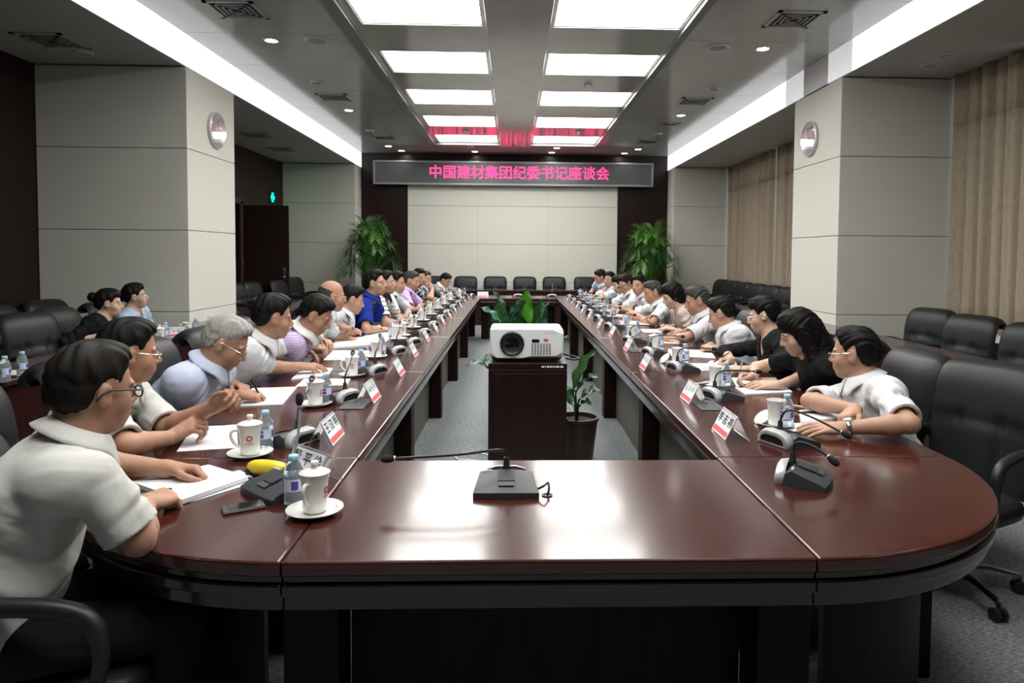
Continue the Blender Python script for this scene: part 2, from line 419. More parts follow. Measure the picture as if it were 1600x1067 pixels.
# ceiling fittings
def fit_at(px, py, soffit=False): return at(px, py, 'z', Z_S if soffit else Z_C)
M_SPOT = mat('spot_glow', (1, 1, 1), .5, emit=SPOT_E, ecol=(1, .97, .92))
M_RIM = mat('white_rim', (.62, .62, .60), .4)
def downlight(p, label):
    t = thing('downlight', label, 'downlight', p, group='recessed downlights')
    MB().lathe([(.064, -.001), (.064, -.007), (.086, -.006), (.088, -.001)], n=28).build('rim', M_RIM, t, smooth=True)
    MB().lathe([(0, -.0045), (.063, -.0045), (.063, -.002), (0, -.002)], n=28).build('bulb', M_SPOT, t)
for x, y, l in [(424, 63, 'nearest recessed downlight left of the tray'), (545, 172, 'second recessed downlight left of the tray'), (607, 228, 'far recessed downlight left of the tray'),
                (1192, 76, 'nearest recessed downlight right of the tray'), (1064, 180, 'second recessed downlight right of the tray'), (997, 233, 'far recessed downlight right of the tray'), (870, 231, 'recessed downlight behind the tray end'),
                (627.5, 246, 'leftmost downlight over the red sign'), (742, 247, 'second downlight from left over the red sign'), (862, 249, 'third downlight from left over the red sign'), (975.5, 250.5, 'rightmost downlight over the red sign')]:
    p = fit_at(x, y); q = at(x, y, 'y', 15.42)
    downlight(p if p[1] < 15.4 else (q[0], 15.42, Z_C), l)
for x in (-2.55, 2.65): downlight((x, 1.6, Z_C), 'recessed downlight above the viewer on the %s' % ('left' if x < 0 else 'right'))
def vent(p, s, label):
    t = thing('ceiling_vent', label, 'air vent', p, group='square ceiling air vents')
    MB().bb((-s, -s, -.003), (s, s, -.001)).build('backing', M_DARKTRIM, t)
    b = MB()
    for a, c in ((s+.03, s-.01),):
        for q in (-1, 1): b.bb((min(q*a, q*c), -a, -.012), (max(q*a, q*c), a, 0)); b.bb((-a, min(q*a, q*c), -.012), (a, max(q*a, q*c), 0))
    b.build('frame', M_CEIL, t)
    b = MB(); k = s-.04
    while k > .03:
        for q in (-1, 1): b.bb((min(q*k, q*(k-.022)), -k, -.013), (max(q*k, q*(k-.022)), k, -.003)); b.bb((-k, min(q*k, q*(k-.022)), -.013), (k, max(q*k, q*(k-.022)), -.003))
        k -= .045
    b.build('louvre', M_TRAY, t)
for x, y, s, so, l in [(370, 15, .2, 0, 'square air vent in the left ceiling strip, nearest the viewer'), (523, 152, .2, 0, 'square air vent in the left ceiling strip, further in'), (600, 215, .17, 0, 'square air vent at the far end of the left ceiling strip'),
                    (1240, 30, .2, 0, 'square air vent in the right ceiling strip, nearest the viewer'), (1085, 158, .2, 0, 'square air vent in the right ceiling strip, further in'), (1047, 194, .12, 0, 'small square air vent in the right ceiling strip'), (1012, 221, .17, 0, 'square air vent at the far end of the right ceiling strip'), (983, 242, .1, 0, 'small vent beside the red sign'),
                    (80, 63, .2, 1, 'square air vent in the low left ceiling, before the pillar'), (402, 211, .2, 1, 'square air vent in the low left ceiling, just beyond the pillar'), (440, 233, .2, 1, 'square air vent in the low left ceiling by the door')]:
    vent(fit_at(x, y, so), s, l)
def disc(p, r, name, label, h=.02, cat='ceiling speaker'):
    t = thing(name, label, cat, p, group='round ceiling fittings')
    MB().lathe([(r, 0), (r, -h*.4), (r*.86, -h), (r*.8, -h*.8), (0, -h*.8)], n=28).build('housing', M_RIM, t, smooth=True)
    MB().lathe([(r*.72, -h*.8), (r*.70, -h*1.05), (0, -h*1.05)], n=24).build('grille', mat('grille_grey', (.33, .34, .33), .6), t)
for x, y, r, so, n, l in [(495, 62, .125, 0, 'ceiling_speaker', 'round ceiling speaker left of the tray'), (1122, 73, .125, 0, 'ceiling_speaker', 'round ceiling speaker right of the tray'),
                       (494, 128, .085, 0, 'sprinkler_cap', 'small round cap left of the tray'), (1116, 138, .085, 0, 'sprinkler_cap', 'small round cap right of the tray'), (578, 204, .085, 0, 'sprinkler_cap', 'small far cap left of the tray'), (1028, 209, .085, 0, 'sprinkler_cap', 'small far cap right of the tray'), (735, 229, .08, 0, 'sprinkler_cap', 'small cap behind the tray end'),
                       (1475, 85, .07, 1, 'sprinkler_cap', 'small round cap on the low right ceiling, nearer the curtain'), (1451, 101, .09, 1, 'ceiling_speaker', 'round speaker on the low right ceiling'), (1213, 208, .08, 1, 'sprinkler_cap', 'round cap on the far low right ceiling, nearest the pillar'), (1157, 234, .09, 1, 'ceiling_speaker', 'round speaker on the far low right ceiling, middle one'), (1116, 253, .09, 1, 'ceiling_speaker', 'round speaker on the low right ceiling, farthest one'), (131, 82, .09, 1, 'ceiling_speaker', 'round speaker on the low left ceiling')]:
    disc(fit_at(x, y, so), r, n, l, cat='ceiling speaker' if 'speaker' in n else 'sprinkler')
for x, y, l in [(919, 133, 'smoke detector between right luminous panels, nearer one'), (903, 206, 'smoke detector between right luminous panels, farther one'), (727, 205, 'smoke detector between left luminous panels')]:
    p = at(x, y, 'z', Z_C); t = thing('smoke_detector', l, 'smoke detector', (p[0], p[1], Z_C+.012), group='smoke detectors')
    MB().lathe([(.055, 0), (.055, -.015), (.05, -.02), (0, -.02)], n=24).build('base', M_RIM, t, smooth=True)
    MB().lathe([(.042, -.02), (.042, -.045), (.028, -.058), (0, -.06)], n=24).build('sensor', M_RIM, t, smooth=True)
# wall clocks
def clock(x, y, z, side, label):
    t = thing('wall_clock', label, 'clock', (x, y, z)); ax = (side, 0, 0)
    MB().lathe([(.0, .002), (.205, .002), (.212, .012), (.21, .034), (.198, .040), (.19, .034)], n=48, ax=ax).build('rim', M_SILVER, t, smooth=True)
    MB().lathe([(0, .03), (.192, .03), (.192, .026), (0, .026)], n=48, ax=ax).build('dial', mat('clock_dial', (.42, .45, .50), .3), t)
    R = np.array([[0, 0, side], [side, 0, 0], [0, 1, 0]], float).T; R = np.array([[0, side, 0], [0, 0, 1], [side, 0, 0]], float).T
    b = MB()
    for k in range(12):
        a = k*PI/6; rr = .165
        b.box((side*.032, side*rr*math.sin(a), rr*math.cos(a)), (.003, .008, .026), R=rotx(-side*a))
    b.build('hour_marks', M_DGREY, t)
    b = MB()
    for a, ln, wd in ((math.radians(92), .085, .009), (math.radians(355), .125, .006)):
        b.box((side*.036, side*ln/2*math.sin(a), ln/2*math.cos(a)), (.003, wd, ln), R=rotx(-side*a))
    b.build('hands', M_DGREY, t)
    MB().lathe([(0, .0415), (.196, .0415), (.196, .0395), (0, .0395)], n=48, ax=ax).build('glass', mat('clock_glass', (1, 1, 1), .02, trans=1, ior=1.4, spec=1), t)
clock(XL, 8.13, 2.92, 1, 'round silver wall clock on the left pillar')
clock(XR, 8.18, 2.92, -1, 'round silver wall clock on the right pillar')
# red running-text sign over the far wall
SX0, SX1, SZ0, SZ1, SY = -3.14, 3.19, 3.06, 3.60, 15.52
t = thing('led_sign', 'long dark electronic sign with red Chinese characters on the far wall', 'sign', ((SX0+SX1)/2, SY, SZ0))
W2, H2 = (SX1-SX0)/2, SZ1-SZ0
MB().bb((-W2+.03, .03, .03), (W2-.03, Y1-SY-.002, H2-.03)).build('housing', M_DGREY, t)
MB().bb((-W2+.04, .012, .04), (W2-.04, .03, H2-.04)).build('screen', mat('led_screen', (.10, .105, .105), .3, spec=.6), t)
b = MB()
for z0, z1 in ((0, .045), (H2-.045, H2)): b.bb((-W2, 0, z0), (W2, .08, z1))
for s in (-1, 1): b.bb((min(s*W2, s*(W2-.045)), 0, .045), (max(s*W2, s*(W2-.045)), .08, H2-.045))
b.build('frame', mat('sign_frame', (.32, .33, .34), .4, metal=.4), t, bevel=.006)
R_FACE = np.array([[1, 0, 0], [0, 0, 1], [0, -1, 0]], float).T
R_FACE = np.array([[1, 0, 0], [0, 0, -1], [0, 1, 0]], float)
text_obj('lettering', '中国建材集团纪委书记座谈会', .315, mat('red_led', (.4, .01, .05), .5, emit=LED_E, ecol=(1, .03, .16)), t, (.12, .007, H2*.5), R_FACE, .004, bold=.002)
# ================================================================ conference table
TXI0, TXI1, TXO0, TXO1 = -.56, .765, -1.445, 1.65
TYF, TYI, TYJ, TYE = 1.645, 2.47, 2.50, 11.70
TOPZ = .75
LAYERS = [(.712, .75, 0, .008), (.690, .712, .014, .002), (.660, .690, .004, .006), (.618, .660, .022, .003)]
def table_unit(label, outline, seam_len, m, posts, panels, group='sections of the long conference table'):
    "outline(inset) gives the tabletop polygon with its open sides drawn in"
    t = thing('conference_table', label, 'conference table', (0, 0, 0), group=group)
    b = MB(); b.prism(outline(0), .712, .75)
    b.build('tabletop', m, t, bevel=.007, seg=3)
    b = MB()
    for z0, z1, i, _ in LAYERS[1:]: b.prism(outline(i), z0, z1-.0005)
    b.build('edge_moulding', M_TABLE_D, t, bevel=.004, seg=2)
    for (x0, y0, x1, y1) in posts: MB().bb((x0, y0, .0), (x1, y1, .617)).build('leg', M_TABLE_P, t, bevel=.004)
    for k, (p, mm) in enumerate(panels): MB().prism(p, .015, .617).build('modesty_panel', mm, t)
    return t
g = .0012
def rect(x0, x1, y0, y1, open_):
    def f(i):
        return [(x0+(i if 'l' in open_ else g), y0+(i if 'f' in open_ else g)), (x1-(i if 'r' in open_ else g), y0+(i if 'f' in open_ else g)), (x1-(i if 'r' in open_ else g), y1-(i if 'b' in open_ else g)), (x0+(i if 'l' in open_ else g), y1-(i if 'b' in open_ else g))]
    return f
def band(cx, cy, rx, ry, a0, a1, th, n=20):
    A = [a0+(a1-a0)*k/n for k in range(n+1)]
    return [(cx+rx*math.cos(a), cy+ry*math.sin(a)) for a in A]+[(cx+(rx-th)*math.cos(a), cy+(ry-th)*math.sin(a)) for a in reversed(A)]
def corner(cx, cy, rx, ry, a0, a1):
    sx = 1 if math.cos((a0+a1)/2) > 0 else -1; sy = 1 if math.sin((a0+a1)/2) > 0 else -1
    def f(i):
        o = (cx+g*sx, cy+g*sy); n = 40
        P = [(cx+(rx-i)*math.cos(a0+(a1-a0)*k/n), cy+(ry-i)*math.sin(a0+(a1-a0)*k/n)) for k in range(n+1)]
        P = [(max(x, o[0]) if sx > 0 else min(x, o[0]), max(y, o[1]) if sy > 0 else min(y, o[1])) for x, y in P]
        return [o]+P
    return f
XM0, XM1 = TXI0+g, TXI1-g
table_unit('middle front section of the table, nearest the viewer, with one microphone', rect(TXI0, TXI1, TYF, TYI, 'fb'), 0, M_TABLE_X,
           [(-.58, 1.72, -.44, 1.86), (.645, 1.72, .785, 1.86)], [([(-.44, 1.86), (.645, 1.86), (.645, 1.88), (-.44, 1.88)], M_TABLE_P)])
rx, ry = TXO1-TXI1, TYJ-TYF
table_unit('rounded near right corner section of the table', corner(TXI1, TYJ, rx, ry, -PI/2, 0), 0, M_TABLE_X, [(1.38, 2.33, 1.50, 2.45)], [(band(TXI1, TYJ, rx-.2, ry-.2, -1.40, -.22, .02), M_TABLE_P)])
rx = TXI0-TXO0
table_unit('rounded near left corner section of the table with the phone on it', corner(TXI0, TYJ, rx, ry, PI, 1.5*PI), 0, M_TABLE_X, [(-1.30, 2.33, -1.18, 2.45)], [(band(TXI0, TYJ, rx-.2, ry-.2, PI+.22, 1.5*PI-.17, .02), M_TABLE_P)])
NU = 5; UL = (TYE-TYJ)/NU
NTH = ['nearest', 'second', 'third', 'fourth', 'farthest']
for k in range(NU):
    a, c = TYJ+UL*k, TYJ+UL*(k+1)
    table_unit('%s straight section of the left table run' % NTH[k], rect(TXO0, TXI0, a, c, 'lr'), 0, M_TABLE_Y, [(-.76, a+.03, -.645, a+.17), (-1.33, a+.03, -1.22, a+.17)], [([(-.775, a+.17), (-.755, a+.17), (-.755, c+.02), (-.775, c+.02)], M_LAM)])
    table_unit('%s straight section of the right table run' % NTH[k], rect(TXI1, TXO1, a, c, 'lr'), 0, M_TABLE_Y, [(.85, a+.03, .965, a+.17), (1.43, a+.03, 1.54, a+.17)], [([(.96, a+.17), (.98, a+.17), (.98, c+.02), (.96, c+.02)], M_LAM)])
table_unit('middle far section of the table below the empty chairs', rect(TXI0, TXI1, TYE+.03, TYE+.86, 'fb'), 0, M_TABLE_X, [(-.55, 12.1, -.43, 12.24), (.64, 12.1, .76, 12.24)], [([(-.44, 12.12), (.645, 12.12), (.645, 12.14), (-.44, 12.14)], M_DESK_F)])
table_unit('far right corner section of the table', corner(TXI1, TYE, TXO1-TXI1, .86, 0, PI/2), 0, M_TABLE_X, [(1.38, 11.78, 1.5, 11.9)], [(band(TXI1, TYE, TXO1-TXI1-.2, .66, .2, 1.4, .02), M_TABLE_P)])
table_unit('far left corner section of the table', corner(TXI0, TYE, TXI0-TXO0, .86, PI/2, PI), 0, M_TABLE_X, [(-1.3, 11.78, -1.18, 11.9)], [(band(TXI0, TYE, TXI0-TXO0-.2, .66, PI/2+.17, PI-.2, .02), M_TABLE_P)])
# ---------------------------------------------------------------- second-row desks
def desk(label, x0, x1, y0, y1, front):
    t = thing('desk', label, 'desk', ((x0+x1)/2, (y0+y1)/2, 0), group='second-row desks')
    hx, hy = (x1-x0)/2-.001, (y1-y0)/2-.001
    MB().bb((-hx, -hy, .715), (hx, hy, .75)).build('desk_top', M_DESK, t, bevel=.006)
    b = MB(); e = .03
    if front == 'l': b.bb((-hx+e, -hy, 0), (-hx+e+.02, hy, .714))
    if front == 'r': b.bb((hx-e-.02, -hy, 0), (hx-e, hy, .714))
    if front == 'f': b.bb((-hx, -hy+e, 0), (hx, -hy+e+.02, .714))
    b.build('front_panel', M_DESK_F, t)
    for s in (-1, 1):
        if front == 'f': MB().bb((s*(hx-.015)-.012, -hy+e+.022, 0), (s*(hx-.015)+.012, hy-.02, .714)).build('side_panel', M_DESK_F, t)
        else: MB().bb((-hx+e+.022 if front == 'l' else -hx+.02, s*(hy-.015)-.012, 0), (hx-.02 if front == 'l' else hx-e-.022, s*(hy-.015)+.012, .714)).build('side_panel', M_DESK_F, t)
DL = 1.84; OD = ['first', 'second', 'third', 'fourth', 'fifth', 'sixth', 'seventh']
for k in range(7):
    y = 1.3+DL*k
    desk('%s desk from the viewer in the left second row' % OD[k], -3.38, -2.92, y, y+DL, 'r')
    desk('%s desk from the viewer in the right second row' % OD[k], 3.12, 3.56, y, y+DL, 'l')
for k in range(3):
    desk('%s desk in the far row before the back wall' % ['left', 'middle', 'right'][k], -2.1+1.44*k, -2.1+1.44*(k+1), 14.45, 14.80, 'f')
# ================================================================ chairs
def chair_proto():
    t = thing('office_chair', 'x', 'chair')
    # backrest: a thick padded sheet whose top rolls backward
    path = bez([(-.205, .43), (-.225, .56), (-.245, .70), (-.262, .81), (-.283, .895), (-.316, .948), (-.362, .957), (-.398, .93), (-.40, .905)], 5)
    path = np.array(path); nrm = []
    for i in range(len(path)):
        d = unit(path[min(i+1, len(path)-1)]-path[max(i-1, 0)]); nrm.append((d[1], -d[0]))
    nrm = np.array(nrm); n = len(path)
    def wid(i):
        q = i/(n-1); return .235+.03*math.sin(PI*min(1, q*1.25))
    def front(u, v):
        i = min(n-1, int(round(v*(n-1)))); x = (u*2-1); z = path[i][1]; q = i/(n-1)
        w = wid(i); th = .052*(1-abs(x)**5)**.5 if abs(x) < 1 else 0
        dp = 0
        if q < .78:
            lower = 1/(1+math.exp((z-.735)/.012))
            dp -= .016*math.exp(-((z-.735)/.012)**2)
            for sx in (-.36, .36): dp -= .016*lower*math.exp(-((x-sx)/.05)**2)
            for sx in (-.36, .36): dp -= .012*math.exp(-((x-sx)/.09)**2-((z-.745)/.03)**2)
            dp += .010*math.cos(x*PI*1.4)*lower
        th = max(0, th+dp*(1-abs(x)**4))
        return (x*w, path[i][0]+nrm[i][0]*th, path[i][1]+nrm[i][1]*th)
    def back(u, v):
        i = min(n-1, int(round(v*(n-1)))); x = (u*2-1); w = wid(i); th = (.024+.018*max(0, (i/(n-1)-.55)/.45))*(1-abs(x)**6)**.5 if abs(x) < 1 else 0
        return (x*w, path[i][0]-nrm[i][0]*th, path[i][1]-nrm[i][1]*th)
    MB().grid(front, 33, n).grid(back, 33, n).build('backrest', M_LEATHER, t, smooth=True, angle=70, merge=True)
    def seat(u, v):
        a, bq = u*2*PI, v*PI-PI/2; ex = .45
        sg = lambda c, e: math.copysign(abs(c)**e, c)
        return (.255*sg(math.cos(a), .5)*sg(math.cos(bq), .5), .02+.245*sg(math.sin(a), .5)*sg(math.cos(bq), .5), .40+.058*sg(math.sin(bq), .6))
    MB().grid(seat, 36, 13, closed_u=True).build('seat', M_LEATHER, t, smooth=True, angle=80)
    for s in (-1, 1):
        p = bez([(s*.235, .13, .385), (s*.295, .17, .43), (s*.315, .205, .56), (s*.312, .17, .655), (s*.305, .04, .685), (s*.295, -.12, .680), (s*.262, -.245, .645), (s*.235, -.262, .62)], 6)
        MB().tube(p, [.016 if i < 10 else (.023 if i > 14 and i < 36 else .019) for i in range(len(p))], 10).build('armrest', M_BLACKP, t, smooth=True)
    MB().cyl((0, 0, .10), (0, 0, .22), .028).cyl((0, 0, .22), (0, 0, .335), .022).bb((-.11, -.13, .325), (.11, .13, .348)).build('column', M_DGREY, t, smooth=True)
    MB().lathe([(0, .07), (.042, .072), (.046, .11), (.03, .125), (0, .125)]).build('hub', M_CHROME, t, smooth=True)
    for k in range(5):
        a = 2*PI*k/5+.3; c, s = math.cos(a), math.sin(a)
        l = MB().tube([(c*.03, s*.03, .10), (c*.17, s*.17, .10), (c*.295, s*.295, .077)], [.023, .018, .014], 8).build('base_leg', M_CHROME, t, smooth=True)
        b = MB()
        for q in (-.016, .016): b.cyl((c*.30-s*(q-.009), s*.30+c*(q-.009), .028), (c*.30-s*(q+.009), s*.30+c*(q+.009), .028), .028, n=14)
        b.cyl((c*.30, s*.30, .03), (c*.30, s*.30, .078), .009, n=8)
        b.build('caster', M_BLACKP, l, smooth=True)
    return remember(t)
CHAIR = chair_proto(); CHAIR_USED = [False]
def chair(x, y, face, label, group=None):
    "face: the direction (dx, dy) the chair looks to"
    rz = math.atan2(face[1], face[0])-PI/2
    if not CHAIR_USED[0]:
        CHAIR_USED[0] = True; c = CHAIR; c.location = (x, y, 0); c.rotation_euler = (0, 0, rz); c['label'] = label
    else: c = dup(CHAIR, (x, y, 0), rz, label)
    if group: c['group'] = group
    return c
G2 = 'empty chairs along the walls'
# second row and wall chairs: near left
chair(-3.58, 5.52, (1, -.18), 'black leather chair at the left desk behind the two water bottles', 'black leather chairs')
chair(-4.45, 7.05, (1, -.15), 'black leather chair by the left wall, right of its neighbour, behind the desk chair', G2)
chair(-4.45, 6.32, (1, -.15), 'black leather chair by the left wall at the left edge of the picture', G2)
# near right: two seen in full beside the curtain, one cut by the frame
chair(3.78, 6.46, (-1, -.2), 'black leather chair beside the right pillar at the desk', 'black leather chairs')
chair(3.68, 5.70, (-1, -.2), 'black leather chair in front of the curtain, second from the pillar', 'black leather chairs')
chair(3.66, 4.96, (-1, -.2), 'black leather chair at the right desk cut by the picture edge', 'black leather chairs')
for k, (y, x) in enumerate([(9.65, -4.2), (10.38, -4.2), (11.11, -4.2), (11.84, -4.2), (12.57, -4.0), (13.3, -4.0), (14.2, -4.2)]):
    chair(x, y, (1, -.2), '%s empty chair from the left pillar, by the open door' % ['first', 'second', 'third', 'fourth', 'fifth', 'sixth', 'last'][k], G2)
for k, (y, x) in enumerate([(14.35, 4.15), (13.64, 4.15), (12.93, 4.15), (12.22, 4.15), (11.51, 4.15), (10.8, 4.15), (10.09, 4.15)]):
    chair(x, y, (-1, -.2), '%s empty chair from the far corner, under the right curtain' % ['first', 'second', 'third', 'fourth', 'fifth', 'sixth', 'last'][k], G2)
for k, x in enumerate((-1.74, -1.06, -.39, .28, .95, 1.66)):
    chair(x, 15.22, (0, -1), '%s black chair in the row before the pale back wall' % ['leftmost', 'second', 'third', 'fourth', 'fifth', 'rightmost'][k], 'chairs before the back wall')
chair(1.99, 3.00, (-1, -.45), 'empty black leather chair at the near right table corner', 'black leather chairs')
# ================================================================ projector and its cart
CYF = 4.1
c0 = at(763, 600, 'y', CYF)[0]; c1 = at(886, 600, 'y', CYF)[0]; CT = at(822, 568, 'y', CYF)[2]
cw = (c1-c0)/2
cart = thing('projector_cart', 'dark brown box cart standing inside the table ring under the projector', 'cart', ((c0+c1)/2, CYF, 0))
MB().bb((-cw, 0, CT-.035), (cw, .50, CT)).build('top', M_WOODWALL, cart, bevel=.003)
MB().bb((-cw, .001, .05), (cw, .50, CT-.038)).build('body', M_WOODWALL, cart, bevel=.003)
MB().bb((-cw+.03, -.006, .09), (cw-.03, .001, CT-.06)).build('door', M_WOODWALL, cart, bevel=.002)
MB().bb((-cw+.01, .01, 0), (cw-.01, .49, .05)).build('plinth', M_BLACKP, cart)
MB().bb((cw, .1, CT-.4), (cw+.015, .13, CT-.36)).build('latch', M_BLACKP, cart)
b = MB(); x = cw-.155
for i, l in enumerate((.018, .004, .012, .012, .014, .022, .02)): b.bb((x, -.0015, CT-.024), (x+l, 0, CT-.014)); x += l+.005
b.build('white_marking', M_PAPER, cart)
p0 = at(765, 540, 'y', CYF+.06); p1 = at(881, 540, 'y', CYF+.06)
pw = (p1[0]-p0[0])/2; PH = at(820, 512, 'y', CYF+.1)[2]-CT
pr = thing('projector', 'white projector with a big round black lens on the dark cart', 'projector', ((p0[0]+p1[0])/2, CYF+.06, CT))
def hull(dx, z0, z1, y0, y1, r=.03, n=6):
    P = []
    for (cx, cz, a0) in ((dx-r, z1-r, 0), (-dx+r, z1-r, PI/2), (-dx+r*1.6, z0+r*1.6, PI), (dx-r*1.6, z0+r*1.6, 1.5*PI)):
        rr = r if cz > (z0+z1)/2 else r*1.6
        P += [(cx+rr*math.cos(a0+k*PI/2/n), cz+rr*math.sin(a0+k*PI/2/n)) for k in range(n+1)]
    return P
def extrude_xz(b, P, y0, y1, taper=1.0):
    n = len(P); V = [(x*taper, y0, z) for x, z in P]+[(x, y1, z) for x, z in P]
    return b.add(V, [(i, (i+1) % n, n+(i+1) % n, n+i) for i in range(n)]+[tuple(range(n)), tuple(range(2*n-1, n-1, -1))])
extrude_xz(MB(), hull(pw, .022, PH, 0, 0, .022), .02, .30).build('housing', M_WHITEP, pr, smooth=True, angle=35, bevel=.006)
front = [(-pw+.002, PH-.004), (pw*.72, PH-.004), (pw-.004, PH-.030), (pw-.012, .055), (pw-.045, .034), (pw*.12, .034), (-.02, .022), (-pw+.04, .022), (-pw+.016, .05)]
extrude_xz(MB(), front[::-1], 0, .03).build('front_cover', M_WHITEP, pr, bevel=.005)
extrude_xz(MB(), hull(pw*.97, .008, PH*.45, 0, 0, .02), .025, .298).build('base_shell', M_BLACKP, pr, smooth=True)
lx = at(800, 538, 'y', CYF+.05)[0]-(p0[0]+p1[0])/2; lz = at(800, 537, 'y', CYF+.05)[2]-CT; lr = .0745
MB().lathe([(lr, -.002), (lr, .008), (lr*.9, .014), (lr*.74, .006), (lr*.6, .002), (0, .002)], (lx, -.001, lz), 40, ax=(0, -1, 0)).build('lens_ring', M_BLACKP, pr, smooth=True)
MB().lathe([(lr*.6, .0025), (lr*.45, .007), (lr*.2, .0095), (0, .010)], (lx, -.001, lz), 32, ax=(0, -1, 0)).build('lens', M_GLASSLENS, pr, smooth=True)
MB().lathe([(lr*.66, .003), (lr*.63, .0075), (lr*.60, .003)], (lx, -.001, lz), 32, ax=(0, -1, 0), closed=True).build('lens_trim', M_DGREY, pr, smooth=True)
q = at(837, 533, 'y', CYF+.05)
extrude_xz(MB(), [(x+q[0]-(p0[0]+p1[0])/2, z+q[2]-CT) for x, z in hull(.024, -.0105, .0105, 0, 0, .0065)], -.002, .004).build('sensor_window', M_GLASSLENS, pr)
b = MB(); q0 = at(832, 538, 'y', CYF+.05); q1 = at(859, 553, 'y', CYF+.05)
for i in range(7):
    for j in range(6): b.box((q0[0]+(q1[0]-q0[0])*i/6-(p0[0]+p1[0])/2, -.001, q0[2]+(q1[2]-q0[2])*j/5-CT), (.011, .003, .006))
b.build('vent_holes', mat('vent_grey', (.16, .15, .16), .6), pr)
b = MB()
for i in range(5): b.box((pw*.50+i*.0135, -.001, PH-.026), (.0022, .003, .017))
b.build('vent_slits', mat('slit_red_grey', (.45, .30, .32), .5), pr)
q = at(853, 532, 'y', CYF+.05)
text_obj('red_logo', '3M', .021, M_RED, pr, (q[0]-(p0[0]+p1[0])/2, -.0015, q[2]-CT), R_FACE, bold=.0012)
MB().tube(bez([(pw+.0, .16, .03), (pw+.05, .14, .02), (pw+.085, .10, .016), (pw+.10, .05, .012), (pw+.06, .03, .012), (pw+.02, .06, .014)], 6), .006).build('cable', M_BLACKP, pr, smooth=True)
fl = at(735, 716, 'z', .008)
tag(MB().tube(bez([fl+(.16, .05, 0), fl+(.03, .15, 0), fl+(-.10, .10, 0), fl+(-.09, -.02, 0), fl+(.02, -.05, 0), fl+(.17, -.12, 0)], 8), .005).build('floor_cable', M_WHITEP, None, smooth=True), 'thin white cable looped on the carpet left of the cart', 'cable')
# ================================================================ plants
M_LEAF = noise_mat('glossy_leaf', (.010, .045, .012), (.022, .085, .022), nscale=5, rough=.33, spec=.5)
M_LEAF2 = noise_mat('bright_leaf', (.045, .19, .012), (.09, .30, .025), nscale=6, rough=.35)
M_LEAF3 = noise_mat('greyish_leaf', (.030, .085, .055), (.065, .15, .10), nscale=6, rough=.3)
M_PALM = noise_mat('palm_leaf', (.012, .06, .008), (.035, .13, .016), nscale=3, rough=.45)
M_PALM2 = noise_mat('young_palm_leaf', (.055, .17, .018), (.10, .26, .03), nscale=3, rough=.45)
M_POT = mat('dark_pot', (.03, .018, .014), .35)
M_SOIL = noise_mat('soil', (.02, .014, .01), (.05, .036, .025), nscale=90, rough=.95)
def leaf(parent, root, base, tip, width, m, lift=.06, roll=0, wave=.012, droop=0):
    base, tip, root = map(lambda q: np.array(q, float), (base, tip, root))
    mid = (base+tip)/2+np.array([0, 0, lift]); ax = unit(tip-base)
    side = unit(np.cross(ax, (0, 0, 1)) if abs(ax[2]) < .97 else np.array([1.0, 0, 0])); up = np.cross(side, ax)
    side, up = side*math.cos(roll)+up*math.sin(roll), up*math.cos(roll)-side*math.sin(roll)
    def fn(u, v):
        p = (1-v)**2*base+2*v*(1-v)*mid+v*v*tip+np.array([0, 0, -droop*v**3])
        w = width*(math.sin(PI*min(1, v*.96+.04)**.78))**.8; s = u*2-1
        return p+side*s*w+up*(abs(s)**1.5*w*.35+wave*math.sin(v*17+s*2)*abs(s))
    b = MB(); b.grid(fn, 9, 15); b.tube(bez([root, root*.6+base*.4+np.array([0, 0, .05]), base, fn(.5, .3)], 4), [.007]*9+[.006]*4, 6)
    return b.build('leaf', m, parent, smooth=True, angle=80, solid=0)
def pot(t, r, h):
    MB().lathe([(0, 0), (r*.78, 0), (r, h*.92), (r*1.06, h*.93), (r*1.06, h), (r*.95, h), (r*.92, h*.9), (0, h*.88)]).build('pot', M_POT, t, smooth=True)
    MB().lathe([(0, h*.905), (r*.93, h*.9)], n=24).build('soil', M_SOIL, t)
PY = 5.75
def leafy(label, x, y, specs, h=.40, r=.17):
    t = thing('potted_plant', label, 'potted plant', (x, y, 0)); pot(t, r, h); o = np.array([x, y, 0])
    for (bx, by, tx, ty, wd, m, dy, lift, roll) in specs:
        B = at(bx, by, 'y', y+dy*.5)-o; T = at(tx, ty, 'y', y+dy)-o
        leaf(t, (max(-r*.5, min(r*.5, B[0]*.3)), 0, h*.9), B, T, wd, m, lift, roll)
    return t
cx = at(806, 540, 'y', PY)[0]
leafy('broad-leaved potted plant standing behind the projector', cx, PY, [
    (812, 528, 824, 450, .085, M_LEAF2, -.06, .02, .1), (806, 540, 804, 478, .12, M_LEAF, -.1, .03, .2), (790, 545, 777, 470, .085, M_LEAF, .06, .02, .25), (828, 540, 846, 466, .10, M_LEAF, .02, .03, -.3),
    (838, 520, 858, 470, .05, M_LEAF3, -.1, .04, -.5), (785, 510, 748, 480, .055, M_LEAF3, -.12, .05, .5), (792, 495, 768, 453, .028, M_LEAF, .1, .06, .4), (800, 500, 822, 468, .05, M_LEAF3, -.2, .05, .5),
    (785, 535, 773, 506, .055, M_LEAF3, -.2, .04, .6), (836, 540, 853, 498, .055, M_LEAF3, -.15, .05, -.4), (815, 555, 836, 495, .075, M_LEAF, -.2, .05, -.5), (797, 555, 790, 500, .075, M_LEAF, -.2, .05, .5),
    (783, 560, 752, 572, .05, M_LEAF3, -.1, .10, .3), (770, 580, 728, 572, .06, M_LEAF3, -.2, .08, .2), (815, 560, 817, 505, .10, M_LEAF, .2, .05, 0), (840, 560, 890, 524, .02, M_LEAF, .2, .05, 0)], .45)
rx_ = at(902, 640, 'y', 4.95)[0]
